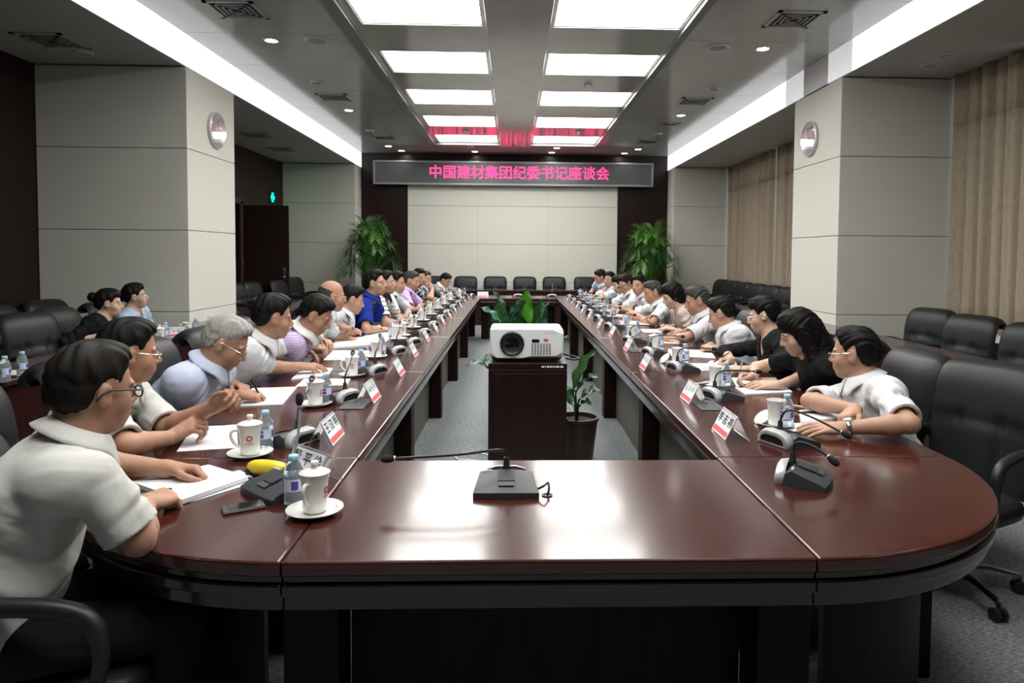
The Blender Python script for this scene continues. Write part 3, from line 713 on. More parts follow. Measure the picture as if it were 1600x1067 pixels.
leafy('potted plant with one tall glossy leaf beside the projector cart', rx_, 4.95, [
    (896, 610, 932, 545, .082, M_LEAF, -.1, .05, -.5), (900, 612, 936, 588, .055, M_LEAF3, -.25, .06, -.3), (905, 625, 942, 612, .06, M_LEAF, -.1, .06, -.2), (893, 630, 868, 595, .05, M_LEAF, .2, .05, .3), (900, 640, 925, 632, .05, M_LEAF, -.2, .06, -.2)], .32, .15)
def palm(label, x, y, seed):
    rnd = random.Random(seed); t = thing('potted_palm', label, 'potted palm', (x, y, 0)); pot(t, .21, .42)
    for k in range(34):
        a = k*2.399+rnd.uniform(-.3, .3); ring = k/34
        out = .16+.40*ring+rnd.uniform(-.05, .06); top = 2.14-.95*ring**1.25+rnd.uniform(-.08, .05)
        c, s = math.cos(a), math.sin(a)
        P = bez([(c*.05, s*.05, .38), (c*.09, s*.09, .38+(top-.38)*.5), (c*out*.55, s*out*.55, .38+(top-.38)*.88), (c*out, s*out, top), (c*(out+.10), s*(out+.10), top-.10-.12*ring)], 6)
        b = MB(); b.tube(P, [.009*(1-.8*i/len(P))+.001 for i in range(len(P))], 5)
        n = len(P)
        for i in range(int(n*.36), n):
            d = unit(P[min(i+1, n-1)]-P[max(i-1, 0)]); sd = unit(np.cross(d, (0, 0, 1)) if abs(d[2]) < .98 else np.array([-s, c, 0])); up = np.cross(sd, d)
            for h in (0, .5):
                q = P[i] if h == 0 else (P[i]+P[min(i+1, n-1)])/2
                f = (i+h-n*.36)/(n*.64); L = (.13+.20*math.sin(PI*min(1, f*.8+.18)))*rnd.uniform(.85, 1.15)
                for sg in (-1, 1):
                    v = unit(sd*sg*.75+d*(.65+.4*f)+up*.25); e = q+v*L+np.array([0, 0, -.06*L/.3]); m_ = q+v*L*.5; nn = unit(np.cross(v, up))*.0065
                    b.add([q, m_+nn, e, m_-nn], [(0, 1, 2, 3)])
        b.build('frond', M_PALM2 if (ring < .3 and k % 2 == 0) or k % 7 == 0 else M_PALM, t)
palm('bushy green palm at the left end of the back wall', -2.97, 14.35, 11)
palm('bushy green palm at the right end of the back wall', 2.90, 14.35, 12)
# ================================================================ people: smooth bodies from a distance field
f32 = np.float32
class Field:
    "smooth union of round cones and ellipsoids, then cuts; meshed with surface nets block by block"
    def __init__(self): self.u = []; self.s = []; self.fn = None; self.mod = None
    def cone(self, a, b, ra, rb, k=.02, cut=None, sub=False):
        a, b = np.array(a, float), np.array(b, float); r = max(ra, rb)
        lo, hi = np.minimum(a, b)-r, np.maximum(a, b)+r
        (self.s if sub else self.u).append(('c', (a, b, ra, rb, cut), k, lo, hi)); return self
    def ell(self, c, R, r, k=.02, sub=False):
        c = np.array(c, float); r = np.array(r, float); e = np.abs(np.array(R)) @ r
        (self.s if sub else self.u).append(('e', (c, np.array(R, float), r), k, c-e, c+e)); return self
    @staticmethod
    def prim(q, P):
        t, a = q[0], q[1]
        if t == 'c':
            A, B, ra, rb, cut = a; ab = B-A; L = max(ab @ ab, 1e-9)
            d = P-A; h = np.clip((d @ ab)/L, 0, 1)
            v = d-h[:, None]*ab; D = np.sqrt((v*v).sum(1))-(ra+(rb-ra)*h)
            if cut is not None: D = np.maximum(D, (P-B) @ (ab/math.sqrt(L))-cut)
            return D
        c, R, r = a
        q_ = ((P-c) @ R)/r; k0 = np.sqrt((q_*q_).sum(1))+1e-9; q2 = q_/r; k1 = np.sqrt((q2*q2).sum(1))+1e-9
        return k0*(k0-1)/k1
    def ev(self, P, us, ss):
        D = None
        for q in us:
            e = self.prim(q, P); k = q[2]
            if D is None: D = e
            else:
                h = np.clip(.5+.5*(D-e)/k, 0, 1); D = D*(1-h)+e*h-k*h*(1-h)
        for q in ss:
            e = -self.prim(q, P); k = q[2]
            h = np.clip(.5-.5*(D-e)/k, 0, 1); D = D*(1-h)+e*h+k*h*(1-h)
        if self.mod is not None: D = self.mod(P, D)
        return D
    def value(self, P): return self.ev(np.atleast_2d(np.array(P, float)), self.u, self.s)
    def mesh(self, h, pad=.01):
        B = 20; lo = np.min([q[3] for q in self.u], 0)-pad-2*h; hi = np.max([q[4] for q in self.u], 0)+pad+2*h
        n = np.ceil((hi-lo)/h).astype(int)+1; nb = (n+B-1)//B
        g = np.arange(B+1); GI = np.stack(np.meshgrid(g, g, g, indexing='ij'), -1).reshape(-1, 3)
        ulo = np.array([q[3]-max(q[2], .012)-pad for q in self.u]); uhi = np.array([q[4]+max(q[2], .012)+pad for q in self.u])
        N = (nb+2)*B; key = lambda I: (I[:, 0]*N[1]+I[:, 1])*N[2]+I[:, 2]
        VK, VP, QK = [], [], []
        E = [((0, 0, 0), (1, 0, 0)), ((0, 1, 0), (1, 1, 0)), ((0, 0, 1), (1, 0, 1)), ((0, 1, 1), (1, 1, 1)), ((0, 0, 0), (0, 1, 0)), ((1, 0, 0), (1, 1, 0)), ((0, 0, 1), (0, 1, 1)), ((1, 0, 1), (1, 1, 1)), ((0, 0, 0), (0, 0, 1)), ((1, 0, 0), (1, 0, 1)), ((0, 1, 0), (0, 1, 1)), ((1, 1, 0), (1, 1, 1))]
        for bi in range(nb[0]):
            for bj in range(nb[1]):
                for bk in range(nb[2]):
                    o = np.array([bi, bj, bk])*B; b0 = lo+o*h; b1 = b0+B*h
                    sel = np.where(((ulo < b1) & (uhi > b0)).all(1))[0]
                    if len(sel) == 0: continue
                    ctr = ((b0+b1)/2)[None]
                    us = [self.u[i] for i in sel]
                    if min(self.prim(q, ctr)[0] for q in us) > B*h*.95+.03: continue
                    ss = [q for q in self.s if ((q[3]-.01 < b1) & (q[4]+.01 > b0)).all()]
                    D = self.ev(b0+GI*h, us, ss).reshape(B+1, B+1, B+1)
                    if D.min() > 0 or D.max() < 0: continue
                    ins = D < 0
                    c = sum(ins[i:B+i, j:B+j, k:B+k].astype(np.int8) for i in (0, 1) for j in (0, 1) for k in (0, 1))
                    I = np.argwhere((c > 0) & (c < 8))
                    if len(I):
                        acc = np.zeros((len(I), 3)); cnt = np.zeros(len(I))
                        for e0, e1 in E:
                            a = D[I[:, 0]+e0[0], I[:, 1]+e0[1], I[:, 2]+e0[2]]; d = D[I[:, 0]+e1[0], I[:, 1]+e1[1], I[:, 2]+e1[2]]
                            m = (a < 0) != (d < 0); t = np.where(m, a/(a-d+1e-12*(a == d)), 0)
                            acc += m[:, None]*(np.array(e0)+t[:, None]*(np.array(e1)-np.array(e0))); cnt += m
                        VP.append(b0+(I+acc/cnt[:, None])*h); VK.append(key(I+o+1))
                    for ax in range(3):
                        sl = [slice(0, B)]*3; s2 = [slice(0, B)]*3; s2[ax] = slice(1, B+1)
                        a, d = ins[tuple(sl)], ins[tuple(s2)]
                        J = np.argwhere(a != d)
                        if not len(J): continue
                        fl = a[J[:, 0], J[:, 1], J[:, 2]]
                        u, v = [(1, 2), (2, 0), (0, 1)][ax]
                        du, dv = np.eye(3, dtype=int)[u], np.eye(3, dtype=int)[v]; G = J+o+1
                        q = np.stack([key(G-du-dv), key(G-dv), key(G), key(G-du)], 1)
                        q[~fl] = q[~fl][:, ::-1]; QK.append(q)
        VK = np.concatenate(VK); VP = np.concatenate(VP); Q = np.concatenate(QK)
        srt = np.argsort(VK); VK, VP = VK[srt], VP[srt]
        idx = np.searchsorted(VK, Q); idx = np.minimum(idx, len(VK)-1)
        ok = (VK[idx] == Q).all(1)
        return VP, idx[ok]
def np_mesh(name, V, Fq, ms, parent, origin, mi=None):
    me = bpy.data.meshes.new(name); V = (V-origin).astype(f32); n = len(Fq)
    me.vertices.add(len(V)); me.vertices.foreach_set('co', V.ravel())
    me.loops.add(n*4); me.loops.foreach_set('vertex_index', Fq.astype(np.int32).ravel())
    me.polygons.add(n); me.polygons.foreach_set('loop_start', np.arange(n, dtype=np.int32)*4)
    for m in (ms if isinstance(ms, (list, tuple)) else [ms]): me.materials.append(m)
    if mi is not None: me.polygons.foreach_set('material_index', mi.astype(np.int32))
    me.polygons.foreach_set('use_smooth', np.ones(n, dtype=bool)); me.update(); me.validate()
    o = bpy.data.objects.new(name, me); COL.objects.link(o); o.parent = parent
    return o
def skin_mat(name, c):
    m = noise_mat(name, c, tuple(q*.93 for q in c[:3]), nscale=38, detail=3, rough=.5, spec=.35)
    m.node_tree.nodes['Principled BSDF'].inputs['Subsurface Weight'].default_value = 0
    return m
SK = {'a': skin_mat('skin', (.455, .265, .182)), 'b': skin_mat('tan_skin', (.43, .235, .155)), 'f': skin_mat('fair_skin', (.56, .36, .27))}
LIP = {'a': mat('lips', (.33, .13, .10), .45), 'b': mat('tan_lips', (.27, .11, .085), .45), 'f': mat('pink_lips', (.46, .15, .14), .4)}
def hair_mat(name, c1, c2): return noise_mat(name, c1, c2, scale=(190, 190, 30), nscale=1.5, detail=4, rough=.5, bump=.55, bdist=.002, lo=.3, hi=.7, spec=.14)
HAIR = {'black': hair_mat('black_hair', (.0035, .0032, .0035), (.010, .009, .0085)), 'brown': hair_mat('dark_brown_hair', (.006, .005, .004), (.016, .013, .011)), 'grey': hair_mat('grey_hair', (.20, .19, .17), (.42, .41, .385)), 'salt': hair_mat('greying_hair', (.018, .017, .017), (.075, .072, .07))}
M_EYEW = mat('eye_white', (.62, .58, .54), .25); M_IRIS = mat('dark_iris', (.012, .008, .006), .2)
def creases(m):
    "soft wrinkles: a distorted noise bump laid over whatever the cloth already has"
    n, l, b = nodes(m); tc = n.new('ShaderNodeTexCoord'); mp = n.new('ShaderNodeMapping'); mp.inputs['Scale'].default_value = (1, 1, 1.5); mp.inputs['Rotation'].default_value = (.5, .4, .3)
    nz = n.new('ShaderNodeTexNoise'); nz.inputs['Scale'].default_value = 6.5; nz.inputs['Detail'].default_value = 1.5; nz.inputs['Distortion'].default_value = .9; nz.inputs['Roughness'].default_value = .4
    bp = n.new('ShaderNodeBump'); bp.inputs['Strength'].default_value = .5; bp.inputs['Distance'].default_value = .045
    l.new(tc.outputs['Object'], mp.inputs['Vector']); l.new(mp.outputs[0], nz.inputs['Vector']); l.new(nz.outputs['Fac'], bp.inputs['Height'])
    if b.inputs['Normal'].is_linked: l.new(b.inputs['Normal'].links[0].from_socket, bp.inputs['Normal'])
    l.new(bp.outputs[0], b.inputs['Normal']); return m
def cloth(name, c, k=.9, bump=.35, scale=55): return creases(noise_mat(name, c, tuple(q*k for q in c), nscale=scale, detail=3, rough=.85, bump=bump, bdist=.0012, spec=.15))
def stripe_mat(name, c1, c2, period, axis, width=.5, c3=None):
    "cloth with woven stripes (and cross stripes in c3 for a check)"
    if name in MATS: return MATS[name]
    m = mat(name, c1, .85, spec=.15); n, l, b = nodes(m); tc = n.new('ShaderNodeTexCoord'); sp = n.new('ShaderNodeSeparateXYZ'); l.new(tc.outputs['Object'], sp.inputs[0])
    def line(ax, c_in, c2_):
        a = n.new('ShaderNodeMath'); a.operation = 'MULTIPLY'; a.inputs[1].default_value = 1/period; l.new(sp.outputs[ax], a.inputs[0])
        f = n.new('ShaderNodeMath'); f.operation = 'FRACT'; l.new(a.outputs[0], f.inputs[0])
        g_ = n.new('ShaderNodeMath'); g_.operation = 'LESS_THAN'; g_.inputs[1].default_value = width; l.new(f.outputs[0], g_.inputs[0])
        x = n.new('ShaderNodeMix'); x.data_type = 'RGBA'; l.new(g_.outputs[0], x.inputs[0])
        if isinstance(c_in, tuple): x.inputs[6].default_value = c_in[:3]+(1,)
        else: l.new(c_in, x.inputs[6])
        x.inputs[7].default_value = c2_[:3]+(1,); return x.outputs[2]
    o = line(axis, tuple(c1), tuple(c2))
    if c3: o = line('Z' if axis != 'Z' else 'Y', o, tuple(c3))
    l.new(o, b.inputs['Base Color']); return creases(m)
M_TROU = cloth('dark_trousers', (.014, .015, .018)); M_SHOE = mat('black_shoe', (.01, .01, .01), .35)
POSES = {'flat': ((8, 12, 8),)*4+(20,), 'rest': ((25, 35, 20), (28, 38, 22), (32, 42, 25), (36, 45, 28))+(30,), 'fist': ((62, 85, 50), (66, 88, 50), (70, 90, 50), (74, 92, 50))+(45,),
         'pen': ((48, 50, 28), (56, 62, 32), (66, 76, 40), (72, 82, 42))+(50,), 'curl': ((40, 60, 35), (44, 64, 35), (48, 66, 38), (52, 68, 40))+(40,), 'page': ((20, 18, 10), (26, 25, 15), (45, 50, 25), (55, 60, 30))+(35,)}
def hand(F, W, f, n, side, pose, sc=1.0):
    f = unit(f); n = unit(n-f*(np.array(n) @ f)); r = np.cross(n, f)*(-1 if side > 0 else 1)
    P = POSES[pose]; L = ((.046, .027, .021), (.051, .030, .022), (.047, .028, .021), (.037, .021, .019))
    off = (.030, .0105, -.009, -.0275); fw = (.086, .089, .085, .077)
    F.ell(W+f*.050*sc+r*.002, np.array([r, f, n]).T, (.039*sc, .050*sc, .0145*sc), .016)
    for i in range(4):
        b = W+f*fw[i]*sc+r*off[i]*sc-n*.002
        F.cone(W+f*.012+r*off[i]*.55*sc, b, .0135*sc, .0115*sc, .012)
        a = 0; p = b; rad = (.0102, .0104, .0100, .0088)[i]*sc; sp = (.10, .02, -.06, -.14)[i]
        for j in range(3):
            a += math.radians(P[i][j]); d = unit(f*math.cos(a)+n*math.sin(a)+r*sp*(1 if j == 0 else .5)); e = p+d*L[i][j]*sc
            F.cone(p, e, rad*(1-.07*j), rad*(1-.07*(j+1)), .004); p = e
    th = math.radians(P[4]); b = W+f*.022*sc+r*.022*sc+n*.004; d = unit(f*.72+r*.62+n*math.sin(th)*.55); e = b+d*.044*sc
    F.cone(b, e, .0155*sc, .0118*sc, .010); d = unit(f*.92+r*.12+n*math.sin(th)*.5); p = e; e = p+d*.032*sc
    F.cone(p, e, .0115*sc, .0105*sc, .005); d = unit(f*.95-r*.15+n*math.sin(th)*.35); F.cone(e, e+d*.025*sc, .0105*sc, .0088*sc, .005)
    return f, n, r
def in_table(p): return (TXO0-.0 < p[0] < TXO1 and TYF < p[1] < TYE+.9) and not (TXI0 < p[0] < TXI1 and TYI < p[1] < TYE)
def arm_ik(S, W, l1, l2, pole, zmin=.80):
    d = W-S; D = np.linalg.norm(d)
    if D > (l1+l2)*.985: W = S+d/D*(l1+l2)*.985; d = W-S; D = np.linalg.norm(d)
    a = (l1*l1-l2*l2+D*D)/(2*D); h = math.sqrt(max(1e-6, l1*l1-a*a)); x = d/D
    u = unit(pole-x*(np.array(pole) @ x)); v = np.cross(x, u); best = None
    for k in range(36):
        t = (k if k % 2 == 0 else -k)*PI/36; E = S+x*a+h*(u*math.cos(t)+v*math.sin(t))
        c = abs(t)+(60*max(0, zmin-E[2]) if in_table(E) or in_table((E+W)/2) else 0)
        if best is None or c < best[0]: best = (c, E)
    return best[1], W
def head_prims(F, X, s, sex):
    R = X[1]; P = lambda x, y, z: X[0]+R @ (np.array([x, y, z])*s)
    A = lambda c, r, k, sub=False: F.ell(P(*c), R, np.array(r)*s, k*s, sub)
    w = 1 if sex == 'm' else .95
    A((0, -.014, .034), (.076*w, .096, .090), .02)
    A((0, .026, -.030), (.061*w, .066, .086), .03)
    A((0, .036, -.078), (.046*w, .046, .036), .03)
    A((0, .066, -.097), (.020*w, .018, .014), .018)
    for q in (-1, 1):
        A((q*.045*w, .050, -.032), (.024, .026, .028), .02)
        A((q*.030, .076, .021), (.024, .011, .008), .012)
        A((q*.0315, .100, .001), (.0165, .012, .0095), .010, True)
        A((q*.0315, .0765, .001), (.0155, .0115, .0105), .004)
        F.cone(P(q*.019, .087, .0065), P(q*.044, .079, .0060), .0045*s, .0040*s, .004*s)
        A((q*.078*w, -.012, -.004), np.array((.0075, .019, .031)), .006)
        A((q*.076*w, .000, -.022), np.array((.007, .010, .012)), .006)
        A((q*.0875*w, -.006, -.002), np.array((.006, .010, .017)), .004, True)
    F.cone(P(0, .086, .012), P(0, .108, -.027), .0085*s, .0115*s, .012*s)
    for q in (-1, 1): A((q*.0125, .097, -.033), (.0085, .0095, .0075), .006)
    A((0, .070, -.058), (.034, .026, .026), .02)
    A((0, .0935, -.0605), (.021, .0085, .0050), .004); A((0, .0915, -.0705), (.019, .0085, .0058), .004)
    A((0, .1010, -.0652), (.020, .0060, .0016), .003, True)
FACE_LIST = []
def person(label, head, Y=None, face=(1, 0), look=(1, 0, 0), hands=None, res=.005, sex='m', skin='a', hair='short', hcol='black', hline=.078, shirt=None, top='shirt', collar=None, glasses=None, watch=None, hips=None, lift=0, sleeve=.80, seat_chair=None, chair_at=None, chair_face=None, s=1.0, bulk=1.0, roll=0, trouser=True):
    H = np.array(at(head[0], head[1], 'y', Y)) if Y is not None else np.array(head, float)
    face = unit(np.array([face[0], face[1], 0.0])); look = unit(look)
    if hips is None:
        b0 = H+look*-.01+np.array([0, 0, -.16*s]); dz = b0[2]-.57; Lh = math.sqrt(max(.03**2, .49**2-dz*dz)); Lh = min(Lh, .40)
        hips = b0[:2]-face[:2]*Lh
    Pv = np.array([hips[0], hips[1], .555+lift])
    root = thing('person', label, 'person', (Pv[0], Pv[1], 0)); O = np.array([Pv[0], Pv[1], 0.0])
    up0 = unit(unit(H-Pv)*.35+np.array([0, 0, 1.0]))
    hr = unit(np.cross(look, up0)); hu = np.cross(hr, look)
    if roll: hr, hu = hr*math.cos(roll)+hu*math.sin(roll), hu*math.cos(roll)-hr*math.sin(roll)
    X = (H, np.array([hr, look, hu]).T)
    hp = lambda x, y, z: X[0]+X[1] @ (np.array([x, y, z])*s)
    Bs = hp(0, -.030, -.055)
    U = unit(Bs-Pv); N = Bs-unit(U*.55+np.array([0, 0, .6]))*.078*s-face*.008
    U = unit(N-Pv); S = unit(np.cross(face, U)); Fw = np.cross(U, S); TL = np.linalg.norm(N-Pv)
    sw = (.178 if sex == 'm' else .150)*bulk**.5
    RT = np.array([S, Fw, U]).T
    SC_ = N-U*.050
    sh = {1: SC_+S*sw-U*.012, -1: SC_-S*sw-U*.012}
    chest = Pv+U*TL*.66-Fw*.010; belly = Pv+U*TL*.33+Fw*.012
    # arms
    arms = {}
    hands = hands or {}
    for sd in (1, -1):
        hd = hands.get(sd) or {}
        T = hd.get('at')
        if T is None:
            q = hd.get('off', (.40, .12*sd)); T = np.array([Pv[0], Pv[1], 0])+face*q[0]+unit(np.array([face[1], -face[0], 0]))*q[1]; T[2] = hd.get('z', .783)
        T = np.array(T, float); pose = hd.get('pose', 'rest')
        s_ = sh[sd]+face*hd.get('fwd', .03)
        d0 = unit(T-s_-np.array([0, 0, T[2]-s_[2]])) if 'dir' not in hd else unit(hd['dir'])
        Wt = T-d0*.07; pole = hd.get('pole', S*sd*.8-U*.5-Fw*.35)
        if 'elbow' in hd:
            E = np.array(hd['elbow'], float); W = E+unit(Wt-E)*.25
        else: E, W = arm_ik(s_, Wt, .285, .245, np.array(pole, float))
        arms[sd] = (s_, E, W, d0 if 'dir' in hd else unit(unit(W-E)*.6+d0*.5), hd.get('n', np.array([0, 0, -1.0])-S*sd*.35), pose)
    B = Field()
    head_prims(B, X, s, sex)
    nr = .056 if sex == 'm' else .047
    B.cone(hp(0, -.022, -.045), N, nr*s, (nr+.006)*s, .025)
    B.cone(N, SC_-U*.05, (nr+.006)*s, .07, .04)
    b_ = bulk
    B.cone(sh[1], sh[-1], .050, .050, .04)
    B.ell(chest, RT, (.150*b_, .098*b_, .165), .05); B.ell(belly, RT, (.138*b_, .098*b_, .15), .05); B.ell(Pv, RT, (.150, .105, .10), .05)
    for sd in (1, -1):
        s_, E, W, hd, nn, pose = arms[sd]; fe = 1.0 if sex == 'm' else .86
        B.cone(s_, E, .050*fe, .038*fe, .02); m = E*.74+W*.26
        B.cone(E, m, .038*fe, .0405*fe, .015); B.cone(m, W, .0405*fe, .0265*fe, .015); B.cone(W, W+hd*.03, .0265*fe, .022*fe, .015)
        if pose: hand(B, W, hd, nn, sd, pose, 1.0 if sex == 'm' else .92)
        hip = Pv+S*sd*.085; kn = np.array([Pv[0], Pv[1], .515])+face*.43+unit(np.array([face[1], -face[0], 0]))*sd*.13; an = kn*1; an[2] = .09; an = an-face*.03
        B.cone(hip, kn, .060, .045, .02); B.cone(kn, an, .045, .033, .015); B.cone(an, an+face*.14+np.array([0, 0, -.045]), .033, .028, .015)
        arms[sd] += (hip, kn, an)
    V, Fq = B.mesh(res)
    ctr = V[Fq].mean(1); lc = ((ctr-X[0]) @ X[1])/s
    lip = (np.abs(lc[:, 0]) < .0215) & (lc[:, 1] > .06) & (np.abs(lc[:, 2]+.0655) < .0098-.0042*(np.abs(lc[:, 0])/.0215)**2)
    np_mesh('body', V, Fq, [SK[skin], LIP[skin]], root, O, lip.astype(int))
    def surf(x, z, y0=.14):
        ys = np.linspace(y0, .02, 130); v = B.value([hp(x, y, z) for y in ys]); i = np.argmax(v < 0); return ys[i]
    down = look[2] < -.28
    for q in (-1, 1):
        b = MB()
        if not down:
            y = surf(q*.0315, -.001); b.ell(hp(q*.0315, y-.0028, -.001)-O, np.array((.0125, .0038, .0042 if sex == 'm' else .005))*s, 12, 0, X[1]); b.ell(hp(q*.0315, y-.0012, -.0008)-O, np.array((.0054, .0032, .0042))*s, 10, 1, X[1])
        else:
            b.tube([hp(q*x, surf(q*x, z)+.0003, z)-O for x, z in ((.018, -.0035), (.025, -.0058), (.033, -.0068), (.041, -.0055), (.046, -.003))], .0013*s, 6, 1)
        b.build('eye', [M_EYEW, M_IRIS], root, smooth=True)
        MB().tube([hp(q*x, surf(q*x, z)-.0008, z)-O for x, z in ((.012, .0215), (.021, .0255), (.033, .027), (.045, .0245), (.052, .019))], [.0018*s, .0032*s, .0034*s, .0028*s, .001*s], 6).build('eyebrow', HAIR[hcol if hcol != 'grey' else 'salt'], root, smooth=True)
    # ---------------------------------------------------------------- hair
    if hair:
        G = Field(); t = {'short': .0085, 'thick': .015, 'bald': .0025, 'receding': .010, 'bun': .010, 'long': .015, 'bob': .015, 'pony': .010}[hair]
        R = X[1]; Aq = lambda c, r, k: G.ell(hp(*c), R, np.array(r)*s, k*s)
        Aq((0, -.016, .036), (.076+t*(.45 if sex == 'm' else .75), .097+t*.7, .091+t), .01)
        if hair != 'bald': Aq((0, .030, .080), (.058+t*.5, .052+t*.4, .048+t*.7), .02)
        Aq((0, -.028, -.016), (.069+t*.3, .076+t*.45, .066), .03)
        ys = [-.13, -.06, -.046, -.032, -.020, .008, .017, .034, .047, .064, .13]
        zs = [-.054, -.052, -.036, .0, .027, .027, .004, .010, .050, hline, hline]
        if hair in ('bob', 'long'): zs = [-.10, -.10, -.10, -.095, -.09, -.085, -.08, -.07, .012, hline, hline]
        if hair == 'bald': zs = [-.068, -.066, -.050, -.015, .016, .016, .2, .2, .2, .2, .2]
        top_cut = .034 if hair == 'bald' else None
        if hair == 'long':
            for q in (-1, 1): G.cone(hp(q*.066, -.012, .02), hp(q*.082, -.005, -.16), .034*s, .040*s, .03); G.cone(hp(q*.082, -.005, -.16), hp(q*.085, .005, -.29), .040*s, .022*s, .03)
            G.cone(hp(0, -.07, .0), hp(0, -.085, -.19), .066*s, .075*s, .03); G.cone(hp(0, -.085, -.19), hp(0, -.09, -.30), .075*s, .05*s, .03)
        if hair == 'bun': G.ell(hp(0, -.128, .052), R, np.array((.043, .036, .04))*s, .012)
        if hair == 'pony': G.cone(hp(0, -.115, .01), hp(0, -.15, -.05), .026*s, .03*s, .015); G.cone(hp(0, -.15, -.05), hp(0, -.135, -.16), .03*s, .014*s, .02)
        if hair == 'bob': G.cone(hp(0, -.06, -.03), hp(0, -.055, -.075), .072*s, .066*s, .03)
        o0, RR = X
        rec = {'receding': .030, 'bald': 0}.get(hair, 0)
        def mod(P, D, amp=.0021 if hair != 'bald' else .0006):
            L = ((P-o0) @ RR)/s
            zl = np.interp(L[:, 1], ys, zs)+rec*np.clip((np.abs(L[:, 0])-.022)/.03, 0, 1)*np.clip((L[:, 1]-.02)/.03, 0, 1)
            c = (zl-L[:, 2])*.8*s
            if hair == 'long': c = np.where((L[:, 2] < -.05) & ((L[:, 1] < .035)), -1, c)
            c = c+.004*np.sin(L[:, 0]*210)*np.cos(L[:, 1]*90)
            w_ = np.sin(L[:, 0]*190+5*np.sin(L[:, 1]*23+L[:, 2]*15))+.8*np.sin(L[:, 1]*95+6*np.sin(L[:, 0]*37+L[:, 2]*31))
            D = D-amp*w_+(t*s*(.85 if hair not in ('long', 'bob') else .35)*(1-np.clip((L[:, 2]-zl)/.034, 0, 1))**1.5)*(L[:, 2] > -.075)
            k = .006; h_ = np.clip(.5-.5*(D-c)/k, 0, 1); D = D*(1-h_)+c*h_+k*h_*(1-h_)
            if top_cut: D = np.maximum(D, (L[:, 2]-top_cut+L[:, 1]*.35)*s)
            return D
        G.mod = mod
        V, Fq = G.mesh(max(.0042, res*.9)); np_mesh('hair', V, Fq, HAIR[hcol], root, O)
    # ---------------------------------------------------------------- clothes
    C = Field(); bf = .02
    C.cone(sh[1]-U*.006, sh[-1]-U*.006, .066, .066, .05)
    for sd in (1, -1): C.cone(N-U*.040+S*sd*.03, sh[sd], .036, .060, .04)
    C.ell(chest, RT, (.174*b_, .120*b_, .180), .06); C.ell(belly, RT, (.158*b_, .118*b_, .165), .06); C.ell(Pv+U*.02, RT, (.168*b_, .128*b_, .115), .05)
    ends = []
    for sd in (1, -1):
        s_, E, W = arms[sd][:3]; fe = 1.0 if sex == 'm' else .88
        if sleeve <= 1: e = s_+(E-s_)*sleeve; rr = (.068 if top != 'tee' else .060)*fe; C.cone(s_, e, .060*fe, rr, .055, cut=0.0); ends.append((s_, e, rr))
        else:
            C.cone(s_, E, .064*fe, .054*fe, .035); e = E+(W-E)*(sleeve-1); C.cone(E, e, .054*fe, .041*fe, .02, cut=0.0); ends.append((E, e, .043*fe))
    for a, e, r in ends:
        d = unit(e-a); C.cone(e-d*.028, e+d*.05, r-.019, r-.013, .004, sub=True)
    C.cone(N-U*.012+Fw*.006, hp(0, -.02, -.02), (nr+.006)*s, (nr+.03)*s, .008, sub=True)
    if top in ('vneck', 'cardigan', 'blazer'): C.cone(N+Fw*.03, N-U*(.16 if top != 'blazer' else .2)+Fw*.11, .055, .02, .012, sub=True)
    sd0 = random.Random(label).uniform(0, 9)
    arm_list = [(arms[q][0], arms[q][1]) for q in (1, -1)]
    def fold(P, D):
        L = (P-Pv) @ RT
        n1 = np.sin(L[:, 2]*46+7*np.sin(L[:, 0]*9+sd0)+5*np.sin(L[:, 1]*8+sd0*2))*np.clip(1.25-L[:, 2]*2.6, .15, 1)
        n2 = np.sin((P @ np.array([31., 17, 23]))+sd0+3*np.sin(P @ np.array([9., -14, 11])))
        w = 1.0
        for a, e, r in ends:
            d = unit(e-a); t = (P-e) @ d; q = np.sqrt(np.maximum(((P-e)**2).sum(1)-t*t, 0))
            w = w*(1-np.exp(-(t/.055)**4)*(q < .11))
        D0 = D
        D = D-.0075*np.sign(n1)*np.abs(n1)**1.4-.0024*n2
        for a, e in arm_list:
            ax = e-a; Ln = np.linalg.norm(ax); ax = ax/Ln; t = (P-a) @ ax; r = np.sqrt(np.maximum(((P-a)**2).sum(1)-t*t, 0))
            D = D-.0075*np.sin(t*62+4*np.sin(P @ np.array([21., 13, -17])+sd0))*np.exp(-((t-.14)/.10)**2)*np.exp(-(r/.10)**4)
        return D0+(D-D0)*w
    C.mod = fold
    V, Fq = C.mesh(max(.005, res*1.05)); np_mesh({'shirt': 'shirt', 'polo': 'polo_shirt', 'tee': 'blouse', 'cardigan': 'cardigan', 'blazer': 'blazer', 'vneck': 'blouse'}[top], V, Fq, shirt, root, O)
    if top in ('shirt', 'polo'):
        cm = collar or shirt; A = unit(unit(Bs-N)*.8+U*.4); cf = unit(face-A*(face @ A)); cs = np.cross(cf, A)
        def col(u, v):
            th = .10+(2*PI-.20)*u; fr = .5+.5*math.cos(th); tip = math.exp(-((min(th, 2*PI-th)-.30)/.34)**2)
            rows = [((nr+.008)*s, -.012), ((nr+.0075)*s, .030-.018*fr), ((nr+.012)*s, .032-.018*fr), ((nr+.032)*s, .018-.022*fr-.010*tip), ((nr+.050)*s+.014*tip, .003-.028*fr-.046*tip)]
            k = v*4; i = min(3, int(k)); q = k-i; r = rows[i][0]*(1-q)+rows[i+1][0]*q; z = rows[i][1]*(1-q)+rows[i+1][1]*q
            c0 = N+A*.025+cf*.008
            ell_ = 1+.12*abs(math.sin(th))*(1 if v > .6 else .25)
            return c0+cf*r*math.cos(th)+cs*r*math.sin(th)*ell_+A*z+cf*fr*.006-O
        MB().grid(col, 41, 9).build('collar', cm, root, smooth=True, angle=70, solid=.0045)
        pts = []
